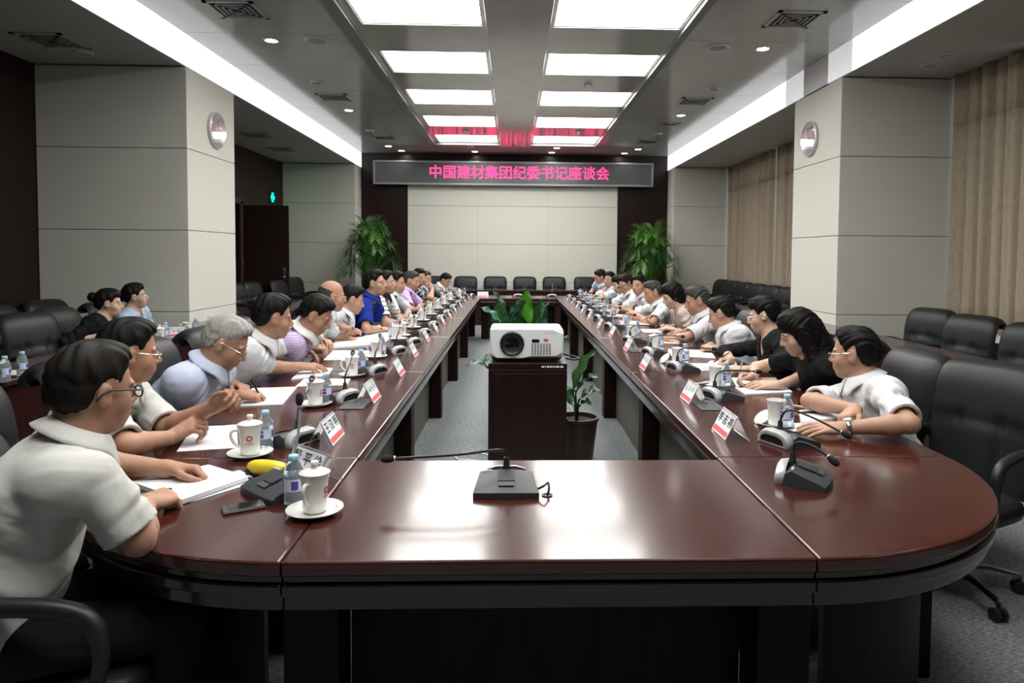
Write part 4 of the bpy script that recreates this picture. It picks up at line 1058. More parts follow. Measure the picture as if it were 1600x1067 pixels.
        for i in range(9):
            q = N-U*(.075+.035*i); v = [q+Fw*y for y in np.linspace(.24, 0, 90)]; k = np.argmax(C.value(v) < 0); pts.append(v[k]-Fw*.0005)
        b = MB(); n_ = 9 if top == 'shirt' else 5
        b.grid(lambda u, v: pts[min(n_-1, int(round(v*(n_-1))))]+S*(u-.5)*.032*(1)-O-Fw*abs(u-.5)*.004, 3, n_); b.build('placket', cm if top == 'polo' else shirt, root, smooth=True, solid=.003)
        if top == 'shirt' and res < .0055:
            for i in (1, 3, 5, 7): MB().lathe([(0, .002), (.005, .002), (.0055, 0), (0, -.001)], pts[i]-O+Fw*.001, 10, ax=Fw).build('button', M_PORC, root)
    if trouser:
        Tf = Field(); Tf.ell(Pv-U*.01, RT, (.166*b_, .124*b_, .11), .04)
        for sd in (1, -1):
            hip, kn, an = arms[sd][6:9]; Tf.cone(hip, kn, .088, .068, .03); Tf.cone(kn, an, .068, .052, .02, cut=0)
        V, Fq = Tf.mesh(max(.009, res*1.6)); np_mesh('trousers', V, Fq, M_TROU, root, O)
        for sd in (1, -1):
            an = arms[sd][8]; q = Field(); q.cone(an+np.array([0, 0, -.045]), an+face*.15+np.array([0, 0, -.052]), .042, .036, .02, cut=None)
            V, Fq = q.mesh(.012); V[:, 2] = np.maximum(V[:, 2], .003); np_mesh('shoe', V, Fq, M_SHOE, root, O)
    if glasses:
        gm = {'dark': M_BLACKP, 'wire': M_CHROME, 'gold': mat('gold_wire', (.6, .45, .22), .25, metal=1)}[glasses]; th = .0030 if glasses == 'dark' else .0011
        y0 = max(surf(0, .004), surf(.03, .0), surf(.045, .0))+.005; b = MB()
        for q in (-1, 1):
            b.tube([hp(q*.033+.0235*math.copysign(abs(math.cos(a))**.8, math.cos(a)), y0-.006*abs(q*.033+.0235*math.cos(a))/.055, -.004+.0145*math.copysign(abs(math.sin(a))**.8, math.sin(a)))-O for a in np.linspace(0, 2*PI, 25)[:-1]], th*s*.8, 6, closed=True)
            b.tube([hp(q*.0565, y0-.006, .005)-O, hp(q*.070, y0-.022, .006)-O, hp(q*.083, -.004, .012)-O, hp(q*.084, -.022, .002)-O, hp(q*.082, -.034, -.016)-O], th*s, 6)
        b.tube([hp(-.0095, y0+.001, .000)-O, hp(0, y0+.003, .003)-O, hp(.0095, y0+.001, .000)-O], th*s, 6)
        g_o = b.build('glasses', gm, root, smooth=True)
        for q in (-1, 1):
            l = MB(); l.grid(lambda u, v: hp(q*.033+.022*(u*2-1)*math.sqrt(max(0, 1-.75*(v*2-1)**4)), y0-.006*abs(q*.033+.022*(u*2-1))/.055, -.004+.0145*(v*2-1))-O, 8, 8); l.build('lens', mat('clear_lens', (.95, .97, .98), .02, trans=1, ior=1.02), g_o, smooth=True)
    for sd, wm in (watch or {}).items():
        s_, E, W, hd = arms[sd][:4]; d = unit(W-E); c = W-d*.018; b = MB()
        u_ = unit(np.array([0, 0, 1.0])-d*d[2]); v_ = np.cross(d, u_); fe = 1.0 if sex == 'm' else .88
        b.grid(lambda u, v: c+(u_*math.cos(2*PI*u)+v_*math.sin(2*PI*u))*.0305*fe+d*(v-.5)*.020-O, 24, 2, closed_u=True)
        wo = b.build('wristwatch', {'metal': M_CHROME, 'leather': M_BLACKP, 'gold': mat('gold_wire', (.6, .45, .22), .25, metal=1)}[wm], root, smooth=True, solid=.004)
        MB().lathe([(0, .0095), (.0135, .0095), (.0165, .007), (.0165, -.002), (0, -.002)], c+u_*.030*fe-O, 20, ax=u_).build('dial', M_PORC if wm != 'leather' else M_DGREY, wo, smooth=True)
    if seat_chair:
        q = chair_at or (Pv[0]+face[0]*.03, Pv[1]+face[1]*.03); chair(q[0], q[1], chair_face or face, seat_chair, 'occupied black leather chairs')
    root_info = dict(N=N, S=S, F=Fw, U=U, H=H, arms=arms, hp=hp, O=O, root=root, B=B, C=C)
    return root_info
# ================================================================ the meeting
WHITE = cloth('white_shirt', (.63, .64, .66), .96); IVORY = cloth('ivory_shirt', (.56, .56, .53), .94); PBLUE = stripe_mat('pale_blue_shirt', (.45, .51, .66), (.50, .56, .70), .006, 'Y', .5)
PURPLE = stripe_mat('purple_check', (.42, .33, .55), (.50, .40, .62), .016, 'Y', .35, (.60, .52, .68)); BLUE = cloth('royal_blue_polo', (.012, .032, .24), .85)
STRIPE = stripe_mat('black_white_stripes', (.62, .62, .61), (.18, .18, .19), .042, 'Z', .22); CHECKW = stripe_mat('white_blue_check', (.68, .70, .74), (.50, .56, .68), .03, 'Y', .2, (.58, .62, .71)); LILAC = cloth('lilac_shirt', (.55, .40, .66), .95)
NAVYP = noise_mat('navy_print', (.02, .022, .05), (.5, .5, .5), nscale=28, detail=2, rough=.85, lo=.5, hi=.56); GREYP = cloth('grey_polo', (.24, .255, .27), .92); LBLUE = cloth('light_blue_shirt', (.50, .60, .76), .95)
BLACKC = cloth('black_knit', (.008, .0085, .0095), .8); BEIGE = cloth('beige_blazer', (.50, .43, .38), .95); DENIM = noise_mat('washed_blue_blouse', (.30, .42, .58), (.45, .56, .68), nscale=30, rough=.85); CYAN = cloth('white_cyan_shirt', (.58, .66, .72), .96); FLORAL = noise_mat('floral_print', (.55, .42, .38), (.10, .04, .04), nscale=60, detail=2, rough=.85, lo=.45, hi=.55)
DCOL = cloth('dark_collar', (.012, .012, .016)); WCOL = cloth('white_collar', (.72, .72, .72), .96)
PEOPLE = {}
def P_(key, short, label, *a, chair_label=None, **k):
    k['seat_chair'] = chair_label or 'black leather chair under the %s' % short
    PEOPLE[key] = dict(short=short, **person(label, *a, **k))
T8 = lambda x, y, z=.785: at(x, y, 'z', z)
_chair = chair; PEND = []
def chair(x, y, face, label, group=None): PEND.append([x, y, face, label, group])
# left row, from the viewer
P_('L1', 'man with black-framed glasses nearest the viewer', 'man in white shirt and black-framed glasses at the near left, seen from behind', (146, 610), 1.85, (.82, .57), (.52, .85, -.10),
   {1: dict(at=T8(262, 752, .79), pose='curl', dir=(.35, .93, -.06), fwd=.06, elbow=at(216, 843, 'z', .785)), -1: dict(at=T8(298, 733, .79), pose='curl', dir=(.95, .20, -.08), pole=(-.3, .8, -.5))}, .004, skin='b', hair='short', hcol='brown', shirt=IVORY, glasses='dark', hips=(-1.32, 1.68), chair_at=(-1.20, 1.86), chair_face=(1, .15), sleeve=.86, bulk=1.08)
P_('L2', 'man with thin glasses second on the left', 'man in cream shirt and thin glasses, raised hands, second on the left', (203, 551), 2.75, (1, .05), (.77, .62, -.12),
   {1: dict(at=at(294, 668, 'z', .82), pose='curl', dir=(.78, .35, .45), n=(.3, .6, -.6)), -1: dict(at=at(316, 641, 'z', .87), pose='curl', dir=(.8, -.1, .45), n=(.1, -.8, -.5), elbow=at(262, 668, 'z', .79))}, .004, skin='b', hair='thick', shirt=IVORY, glasses='wire', sleeve=.92, hips=(-1.80, 2.66))
P_('L3', 'grey-haired man on the left', 'grey-haired man in pale blue shirt and glasses, writing in a notebook', (353, 536), 3.28, (1, -.02), (.95, .18, -.58),
   {1: dict(at=T8(398, 618, .79), pose='pen', dir=(.9, .35, -.1)), -1: dict(at=T8(378, 604, .785), pose='rest', dir=(.75, -.6, 0))}, .004, skin='b', hair='short', hcol='grey', shirt=PBLUE, glasses='wire', hline=.082, hips=(-1.76, 3.25))
P_('L4', 'man in a white shirt turning a page', 'dark-haired man in white shirt leafing through papers, fourth on the left', (427, 496), 3.95, (1, 0), (.84, .55, -.15),
   {1: dict(at=T8(486, 573, .80), pose='page', dir=(.95, .2, -.05)), -1: dict(at=T8(497, 553, .80), pose='page', dir=(.9, -.3, -.05))}, .0045, skin='b', hair='thick', shirt=WHITE, watch={-1: 'metal'}, hips=(-1.78, 3.9))
P_('L5', 'man in a purple checked polo shirt', 'man in purple checked polo with white collar, head bent, writing', (494, 493), 4.5, (1, 0), (.95, .05, -.55),
   {1: dict(at=T8(512, 545, .79), pose='pen', dir=(.9, .3, -.1)), -1: dict(at=T8(518, 538, .785), pose='rest', dir=(.7, -.6, 0))}, .005, skin='b', hair='thick', shirt=PURPLE, top='polo', collar=WCOL, watch={-1: 'metal'}, hips=(-1.75, 4.55))
P_('L6', 'bald man with glasses', 'bald man with gold glasses and white shirt, holding a pen', (519, 463), 5.5, (1, 0), (.9, .42, -.12),
   {1: dict(at=T8(558, 523, .79), pose='pen', dir=(.95, .1, -.05)), -1: dict(at=T8(548, 518, .785), pose='rest')}, .005, skin='b', hair='bald', hcol='salt', shirt=WHITE, glasses='gold', hips=(-1.80, 5.2))
P_('L7', 'man in the check shirt', 'black-haired man in white check shirt looking down, beside the blue polo', (550, 469), 6.1, (1, 0), (.95, .3, -.28),
   {}, .006, hair='thick', shirt=CHECKW, top='polo', hips=(-1.78, 5.9))
P_('L8', 'man in the royal blue polo shirt', 'man in a royal blue polo shirt sitting upright on the left', (586, 443), 6.65, (1, -.02), (1, -.06, .06),
   {1: dict(off=(.47, .16), pose='fist'), -1: dict(off=(.55, -.10), pose='rest')}, .006, hair='thick', shirt=BLUE, top='polo', hips=(-1.66, 6.7), watch={1: 'gold'})
P_('L9', 'man in the black and white striped polo', 'man in black and white striped polo partly behind the blue polo', (602, 442), 7.25, (1, 0), (.99, .0, .0), {}, .006, hair='short', hline=.09, shirt=STRIPE, top='polo', collar=DCOL, glasses='wire')
P_('L10', 'man between striped polo and lilac shirt', 'black-haired man in a patterned white shirt between striped polo and lilac shirt', (619, 442), 7.95, (1, 0), (1, -.1, -.08), {}, .0065, hair='thick', shirt=CYAN)
P_('L11', 'man in the lilac shirt', 'greying man in a lilac shirt on the left', (643, 439), 9, (1, 0), (1, -.2, -.2), {}, .0065, hair='short', hcol='salt', shirt=LILAC)
P_('L12', 'man in the navy patterned shirt', 'man in navy patterned shirt resting his face on one hand', (655, 434), 10, (1, -.2), (.78, -.6, -.08), {1: dict(at=(at(660, 434, 'y', 10.15)+np.array([.13, -.05, -.10])), pose='fist', dir=(-.3, .1, .9), n=(-.7, .4, 0), pole=(.6, -.6, -.6))}, .0065, hair='thick', shirt=NAVYP, top='tee')
P_('L13', 'man in the light blue shirt', 'man in a light blue shirt, farthest on the left side', (665, 436), 11, (1, -.1), (.85, -.5, -.1), {}, .0075, hair='short', hcol='salt', shirt=LBLUE)
P_('L14', 'man in the grey polo', 'man in grey polo with white collar writing at the far left corner', (696, 438), 12.2, (.9, -.45), (.8, -.45, -.55), {}, .0075, hair='short', shirt=GREYP, top='polo', collar=WCOL, hips=(-1.55, 12.35))
# right row, from the viewer
P_('R1', 'man nearest on the right', 'man in white shirt and silver watch at the near right, looking away', (1335, 553), 3.18, (-1, .05), (-.74, .67, -.08),
   {1: dict(at=at(1322, 650, 'z', .805), pose='curl', dir=(-.6, -.35, -.2), pole=(-.2, 1, -.3)), -1: dict(at=T8(1292, 669, .785), pose='flat', dir=(-.95, .12, -.04), pole=(.7, -.6, -.5))}, .004, shirt=WHITE, glasses='wire', hair='short', hline=.086, watch={-1: 'metal'}, hips=(1.76, 3.05), chair_at=(1.86, 3.60), sleeve=.84)
P_('R2', 'woman with long black hair', 'woman with long black hair and black dress, writing, second on the right', (1248, 520), 3.75, (-1, .02), (-.93, .20, -.42),
   {1: dict(at=at(1160, 588, 'z', .81), pose='pen', dir=(-.9, -.1, .1), n=(.2, -.5, -.8)), -1: dict(at=T8(1196, 601, .785), pose='flat', dir=(-.95, .15, 0), pole=(1, -.3, -.6))}, .004, sex='f', skin='f', hair='long', hline=.030, shirt=BLACKC, top='tee', sleeve=.62, hips=(1.90, 3.76), bulk=1.1)
P_('R3', 'woman in the black cardigan', 'woman in black cardigan over floral blouse with glasses, third on the right', (1194, 493), 4.55, (-1, .02), (-.86, .49, -.22),
   {1: dict(at=T8(1128, 563, .79), pose='pen', dir=(-.95, -.1, 0)), -1: dict(at=T8(1148, 577, .79), pose='rest', dir=(-.95, .15, 0))}, .0045, sex='f', skin='f', hair='pony', hline=.05, shirt=BLACKC, top='cardigan', sleeve=1.45, glasses='wire', hips=(1.80, 4.4))
P_('R4', 'man with bowed head', 'man in white shirt with bowed head and clasped hands on the right', (1127, 490), 5.3, (-1, .05), (-.82, .5, -.38),
   {1: dict(at=T8(1103, 541, .79), pose='curl', dir=(-.7, -.6, 0)), -1: dict(at=T8(1106, 543, .79), pose='curl', dir=(-.7, .6, 0))}, .005, hair='thick', shirt=WHITE, watch={-1: 'leather'}, hips=(1.86, 5.2), bulk=1.1)
P_('R5', 'greying man with the silver watch', 'greying man in white shirt with silver watch, fifth on the right', (1089, 470), 5.92, (-1, 0), (-.97, .1, -.28),
   {1: dict(at=T8(1054, 519, .79), pose='rest'), -1: dict(at=T8(1048, 527, .79), pose='rest', dir=(-.95, .1, 0))}, .005, skin='b', hair='short', hcol='salt', shirt=WHITE, watch={-1: 'metal'})
P_('R6', 'woman in the beige blazer', 'woman with bobbed black hair in a beige blazer on the right', (1051, 462), 6.7, (-1, 0), (-.95, -.05, -.4), {}, .0055, sex='f', skin='f', hair='bob', hline=.05, shirt=BEIGE, top='blazer', sleeve=1.85)
P_('R7', 'grey-haired man by the beige blazer', 'grey-haired man in white shirt holding a pen, beside the beige blazer', (1020, 457), 7.5, (-1, 0), (-.97, -.1, -.25), {1: dict(at=T8(1000, 498, .80), pose='page'), -1: dict(at=T8(1012, 500, .80), pose='pen')}, .006, skin='b', hair='short', hcol='salt', shirt=WHITE)
P_('R8', 'smiling man facing the viewer', 'smiling man in white shirt turned towards the viewer on the right', (999, 446), 8.45, (-1, -.1), (-.75, -.62, -.08), {}, .006, hair='short', shirt=WHITE)
P_('R9', 'man with dark glasses looking down', 'man in white shirt and dark glasses looking down, with a watch', (978, 444), 9.05, (-1, -.1), (-.85, -.4, -.4), {}, .006, hair='thick', hcol='brown', shirt=WHITE, glasses='dark', watch={-1: 'metal'})
P_('R10', 'woman half hidden on the right', 'dark-haired woman half hidden between two men on the right', (967, 444), 9.85, (-1, -.1), (-.9, -.35, -.3), {}, .0075, sex='f', skin='f', hair='bob', hline=.055, shirt=CYAN, top='tee')
P_('R11', 'man leaning his chin on his hand', 'man in glasses leaning his chin on his hand, far right', (953, 437), 10.9, (-1, -.2), (-.75, -.65, -.1), {-1: dict(at=(at(954, 438, 'y', 11.0)+np.array([-.10, -.06, -.13])), pose='fist', dir=(.3, .15, .9), n=(.6, .5, 0), pole=(-.6, -.6, -.6))}, .0075, hair='short', shirt=CYAN, glasses='wire')
P_('R12', 'man in pale blue at the corner', 'man in pale blue shirt looking down at the far right corner', (938, 433), 11.9, (-1, -.3), (-.93, -.15, -.35), {}, .0075, hair='thick', shirt=LBLUE, hips=(1.72, 12.2))
# two women at the left second row
P_('W1', 'woman with the hair bun', 'woman in black with hair bun at the left second-row desk', (170, 474), 6.2, (1, 0), (.90, .43, -.06), {1: dict(at=at(149, 527, 'y', 5.95), pose='rest'), -1: dict(off=(.27, -.1), z=.62)}, .005, sex='f', skin='f', hair='bun', hline=.052, shirt=BLACKC, top='vneck', sleeve=1.6, hips=(-3.72, 6.12))
P_('W2', 'woman in washed blue beside the pillar', 'woman in a washed blue blouse with thin glasses beside the pillar', (211, 463), 6.85, (1, 0), (.88, .45, .06), {1: dict(off=(.26, .1), z=.62), -1: dict(off=(.26, -.1), z=.62)}, .0055, sex='f', skin='f', hair='pony', hline=.066, shirt=DENIM, top='vneck', glasses='wire', hips=(-3.80, 6.92))
chair = _chair
def settle(rows, gap=.665):
    rows.sort(key=lambda r: r[1])
    for _ in range(60):
        for a, c in zip(rows[:-1], rows[1:]):
            d = gap-(c[1]-a[1])
            if d > 0: a[1] -= d/2*(0 if a is rows[0] else 1); c[1] += d/2*(2 if a is rows[0] else 1)
    return rows
for rows in ([r for r in PEND if r[0] < -3], [r for r in PEND if -3 < r[0] < 0], [r for r in PEND if r[0] > 0]):
    for x, y, face, lab, grp in settle(rows): chair(x, y, face, lab)
# ================================================================ things on the tables
def wrap(o, r, z0=0):
    "bend a flat mesh (x across, z up) round a cylinder of radius r facing -y"
    for v in o.data.vertices:
        x, y, z = v.co; a = x/r; v.co = ((r-y)*math.sin(a), -(r-y)*math.cos(a), z)
def mug_proto(lid=True):
    t = thing('lidded_mug' if lid else 'mug', 'x', 'mug')
    prof = [(0, .002), (.030, .002), (.033, .004), (.0345, .012), (.0350, .05), (.037, .085), (.0415, .108), (.0425, .112), (.041, .1125), (.0385, .108), (.034, .085), (.032, .05), (.031, .012), (0, .010)]
    MB().lathe(prof, n=32).build('cup', M_PORC, t, smooth=True, angle=60)
    MB().tube(bez([(-.036, 0, .088), (-.056, 0, .092), (-.066, 0, .078), (-.060, 0, .055), (-.047, 0, .038), (-.035, 0, .030)], 5), .0055, 8).build('handle', M_PORC, t, smooth=True)
    if lid:
        MB().lathe([(.0, .127), (.0105, .1275), (.009, .133), (.0085, .136), (.0125, .139), (.0125, .144), (.010, .147), (0, .1475)], n=20).build('knob', M_PORC, t, smooth=True)
        MB().lathe([(0, .113), (.0435, .113), (.0445, .1145), (.043, .117), (.030, .1225), (.012, .127), (0, .1275)], n=32).build('lid', M_PORC, t, smooth=True, angle=60)
    b = MB(); n = 28
    for k in range(n):
        a, c = 2*PI*k/n, 2*PI*(k+1)/n
        b.add([(.011*math.cos(a), 0, .066+.011*math.sin(a)), (.011*math.cos(c), 0, .066+.011*math.sin(c)), (.0058*math.cos(c), 0, .066+.0058*math.sin(c)), (.0058*math.cos(a), 0, .066+.0058*math.sin(a))], [(0, 1, 2, 3)])
    o = b.build('red_ring_mark', M_RED, t); wrap(o, .0368)
    o = text_obj('red_lettering', '中国建材', .0075, M_RED, t, (0, -.0002, .047), R_FACE, .0001); wrap(o, .0362)
    return remember(t)
def saucer_proto():
    t = thing('saucer', 'x', 'saucer')
    MB().lathe([(0, .002), (.045, .002), (.048, 0), (.052, .003), (.074, .013), (.0805, .0155), (.0805, .017), (.073, .0155), (.052, .0065), (.038, .0055), (0, .0055)], n=40).build('plate', M_PORC, t, smooth=True, angle=60)
    o = text_obj('small_mark', '中国建材', .007, M_INK, t, (0, 0, 0), np.eye(3), .0001)
    for v in o.data.vertices: v.co = (v.co.x, v.co.y-.062, .0119+v.co.y*.42)
    return remember(t)
def bottle_proto():
    t = thing('water_bottle', 'x', 'bottle')
    MB().lathe([(0, .003), (.022, .0), (.0275, .004), (.0285, .015), (.0270, .028), (.0285, .040), (.0285, .098), (.0275, .104), (.020, .124), (.0125, .134), (.0118, .139), (.0118, .144)], n=28).build('body', M_PET, t, smooth=True, angle=60)
    MB().lathe([(0, .006), (.0255, .006), (.0262, .016), (.0250, .028), (.0265, .04), (.0265, .095), (0, .095)], n=24).build('water', M_WATER, t, smooth=True, angle=60)
    MB().lathe([(0, .150), (.0125, .150), (.0145, .148), (.0148, .135), (.0138, .134), (0, .134)], n=24).build('cap', M_CAP, t, smooth=True, angle=50)
    l = MB().grid(lambda u, v: (.0290*math.sin((u-.5)*5.2), -.0290*math.cos((u-.5)*5.2), .046+.036*v), 40, 2).build('label', M_LABEL, t, smooth=True)
    b = MB()
    for x in (-.022, .030): b.grid(lambda u, v: (x+.020*(u-.5), -.0004, .064+.026*(v-.5)), 8, 2)
    o = b.build('purple_block', M_PURPLE, l); wrap(o, .0292)
    o = text_obj('lettering', '冰露', .010, M_PAPER, l, (-.022, -.0008, .065), R_FACE, .0001); wrap(o, .0294)
    return remember(t)
def mic_proto(kind):
    "conference microphone: wedge body (user at -y), silver rear arch, gooseneck"
    t = thing('desk_microphone', 'x', 'microphone')
    n = 12; V = []
    for i in range(n+1):
        x = -1+2*i/n; w0, w1 = .102, .085; c = .012*(1-x*x)
        V += [(x*w0, -.066-c, .0), (x*w0, -.066-c, .016+.004*(1-x*x)), (x*(w0-.004), -.055-c, .0225+.004*(1-x*x)), (x*w1, .040, .050+.006*(1-x*x)), (x*w1, .058, .040), (x*w1, .066, 0)]
    b = MB(); b.add(V, [(i*6+j, (i+1)*6+j, (i+1)*6+(j+1) % 6, i*6+(j+1) % 6) for i in range(n) for j in range(6)]+[tuple(range(6)), tuple(n*6+j for j in range(5, -1, -1))])
    b.build('base', M_MICGREY, t, smooth=True, angle=30)
    MB().add([(-.026, -.030, .0415), (.026, -.030, .0415), (.026, .034, .0565), (-.026, .034, .0565)], [(0, 1, 2, 3)]).build('loudspeaker_grille', M_MICDARK, t, solid=.004)
    MB().add([(-.024, -.052, .0335), (.024, -.052, .0335), (.024, -.033, .0395), (-.024, -.033, .0395)], [(0, 1, 2, 3)]).build('button', M_DGREY, t, solid=.004)
    Rt = rotx(math.atan2(.028, .10))
    text_obj('white_logo', 'BOSCH', .0105, M_PAPER, t, (-.062, .036, .0555), Rt, .0003, bold=.0002)
    b = MB()
    arch = [(-.078, .0), (-.075, .030), (-.060, .050), (-.03, .060), (.03, .060), (.060, .050), (.075, .030), (.078, .0)]
    inn = [(-.062, .010), (-.060, .026), (-.048, .038), (-.025, .044), (.025, .044), (.048, .038), (.060, .026), (.062, .010)]
    Vv = [(x, .088, z*.9) for x, z in arch]+[(x, .092, z*.9) for x, z in inn]+[(x*1.05, .058, z*1.02) for x, z in arch]; F_ = []
    for i in range(7): F_ += [(i, i+1, 8+i+1, 8+i), (i, 16+i, 16+i+1, i+1)]
    F_ += [(0, 8, 15, 7)]
    b.add(Vv, F_).build('silver_arch', M_SILVER, t, smooth=True, angle=35, solid=.003)
    MB().add([(x, .086, z*.9) for x, z in inn], [tuple(range(8))]).build('rear_opening', M_BLACKP, t)
    MB().lathe([(.014, .050), (.014, .062), (.011, .066), (.0095, .09), (.007, .095), (0, .095)], (.0, .047, 0), 16).build('neck_socket', M_BLACKP, t, smooth=True)
    o = (0, .047, .09)
    paths = {'front': [o, (.0, .045, .105), (-.012, .037, .119), (-.05, .005, .128), (-.16, -.03, .125), (-.345, -.045, .118)],
             'right': [o, (-.004, .045, .11), (-.018, .036, .136), (-.055, .02, .142), (-.13, -.02, .118), (-.20, -.06, .085)],
             'user': [o, (.0, .045, .11), (-.004, .030, .136), (-.01, -.01, .146), (-.025, -.10, .145), (-.04, -.18, .138)],
             'left': [o, (.0, .047, .11), (-.006, .046, .135), (-.04, .03, .155), (-.12, -.02, .180), (-.20, -.08, .205)],
             'tall': [o, (.004, .06, .12), (.0, .075, .17), (-.004, .082, .22), (-.006, .084, .26)],
             'short': [o, (0, .042, .118), (-.006, .02, .130), (-.012, -.02, .122), (-.016, -.055, .104), (-.018, -.065, .098)]}
    p = bez(paths[kind], 6); nk = M_BLACKP if kind != 'tall' else M_GREYM
    MB().tube(p, .0042, 8).build('gooseneck', nk, t, smooth=True)
    d = unit(p[-1]-p[-3]); e = p[-1]
    MB().lathe([(0, -.006), (.008, -.004), (.0085, .006), (.0115, .010), (.0125, .02), (.0115, .032), (.007, .04), (0, .042)], e, 16, ax=d).build('foam_tip', M_FOAM, t, smooth=True)
    MB().lathe([(.0088, -.003), (.0088, .001), (.0070, .002), (.0070, -.004)], e, 14, ax=d, closed=True).build('ring', M_SILVER, t, smooth=True)
    return remember(t)
def card_proto(text=None, seed=0):
    t = thing('name_card', 'x', 'name card'); h, hw, L = .098, .050, .098
    for s, n in ((-1, 'front_plate'), (1, 'rear_plate')):
        MB().add([(-L, s*hw, 0), (L, s*hw, 0), (L, s*.0015, h), (-L, s*.0015, h)], [(0, 1, 2, 3)]).build(n, M_ACRYL, t, solid=.003)
    sl = math.hypot(hw, h); R = np.array([[1, 0, 0], [0, hw/sl, -h/sl], [0, h/sl, hw/sl]], float)
    c = np.array([0, -hw/2-.0022, h/2])
    def onp(x, y, e=0): return c+R @ np.array([x, y, e])
    W_, H_ = L-.006, sl/2-.006
    pp = MB().add([onp(-W_, -H_, 0), onp(W_, -H_, 0), onp(W_, H_, 0), onp(-W_, H_, 0)], [(0, 1, 2, 3)]).build('paper', M_PAPER, t, solid=.0006)
    MB().add([onp(-W_+.004, -H_+.006, .0006), onp(W_-.004, -H_+.006, .0006), onp(W_-.004, -H_+.028, .0006), onp(-W_+.004, -H_+.028, .0006)], [(0, 1, 2, 3)]).build('red_band', M_CARDRED, pp)
    if text: text_obj('handwritten_name', text, .048, M_INK, pp, onp(0, .016, .0008), R, .0002, bold=.0006)
    else:
        rnd = random.Random(seed); b = MB()
        for k in (-1, 0, 1):
            for j in range(5):
                x, y = k*.05+rnd.uniform(-.013, .013), .016+rnd.uniform(-.016, .016); a = rnd.choice((0, PI/2, .9, -.9)); l = rnd.uniform(.006, .013)
                u, v = np.array([math.cos(a), math.sin(a)])*l, np.array([-math.sin(a), math.cos(a)])*.0016
                b.add([onp(x-u[0]-v[0], y-u[1]-v[1], .0009), onp(x+u[0]-v[0], y+u[1]-v[1], .0009), onp(x+u[0]+v[0], y+u[1]+v[1], .0009), onp(x-u[0]+v[0], y-u[1]+v[1], .0009)], [(0, 1, 2, 3)])
        b.build('handwritten_name', M_INK, pp)
    return remember(t)
PROTO = {}
def put(kind, make, loc, rz, label, group=None):
    if kind not in PROTO:
        o = PROTO[kind] = make(); o.location = tuple(map(float, loc)); o.rotation_euler = (0, 0, rz); o['label'] = label
    else: o = dup(PROTO[kind], loc, rz, label)
    if group: o['group'] = group
    return o
def Z0(p): return (p[0], p[1], TOPZ+.0005)
def who(k): return PEOPLE[k]['short']
def place_mug(p, k, rz, lid=True, saucer=True, where=None):
    z = TOPZ+.0005; w_ = where or 'in front of the '+who(k)
    if saucer: put('saucer', saucer_proto, (p[0], p[1], z), rz+.6, 'white saucer under mug '+w_, 'saucers'); z += .006
    put('mug%d' % lid, lambda: mug_proto(lid), (p[0], p[1], z), rz, ('white lidded mug ' if lid else 'open white mug ')+w_, 'porcelain mugs')
def place_bottle(p, k, rz, where=None): put('bottle', bottle_proto, Z0(p), rz, 'blue-capped water bottle '+(where or 'of the '+who(k)), 'water bottles')
def place_mic(p, k, rz, kind, where=None): put('mic_'+kind, lambda: mic_proto(kind), Z0(p), rz, 'gooseneck microphone '+(where or 'of the '+who(k)), 'gooseneck microphones')
CARD_N = [0]
def place_card(p, k, rz, text=None, where=None):
    CARD_N[0] += 1; key = 'card_'+(text or 'v%d' % (CARD_N[0] % 3))
    put(key, lambda: card_proto(text, CARD_N[0]), Z0(p), rz, 'tent name card '+(where or 'of the '+who(k)), 'tent name cards')
def paper(label, quad, z=TOPZ, th=.0012, m=None, name='paper', cat='paper', lines=True, group='papers on the table'):
    "a sheet or stack whose corners lie at the given table points (pixels or x, y)"
    Q = [at(x, y, 'z', z)[:2] if x > 20 else np.array([x, y]) for x, y in quad]; c = sum(Q)/4; e1 = unit(np.append(Q[1]-Q[0], 0))[:2]
    rz = math.atan2(e1[1], e1[0]); Ri = rotz(-rz)
    L = [(Ri @ np.append(q-c, 0))[:2] for q in Q]
    o = MB().prism([tuple(q) for q in L], 0, th).build(name, m or M_PAPER, None)
    o.location = (c[0], c[1], z+.0006); o.rotation_euler = (0, 0, rz); tag(o, label, cat, group)
    if lines:
        b = MB(); x0, x1 = min(q[0] for q in L)*.72, max(q[0] for q in L)*.72; y0, y1 = min(q[1] for q in L)*.75, max(q[1] for q in L)*.75; n = max(4, int((y1-y0)/.016)); rnd = random.Random(label)
        for i in range(n):
            y = y0+(y1-y0)*i/(n-1); b.bb((x0, y-.0016, th), (x0+(x1-x0)*rnd.uniform(.7, 1), y+.0016, th+.0003))
        b.build('printed_lines', M_PRINT, o)
    return o
M_PRINT = mat('grey_print', (.50, .51, .55), .8)
def sheet(label, p, rz, w=.21, h=.297, th=.0015, m=None, lines=True, z=TOPZ):
    c, s = math.cos(rz), math.sin(rz); q = [(p[0]+x*c-y*s, p[1]+x*s+y*c) for x, y in ((-w/2, -h/2), (w/2, -h/2), (w/2, h/2), (-w/2, h/2))]
    return paper(label, q, z, th, m, lines=lines)
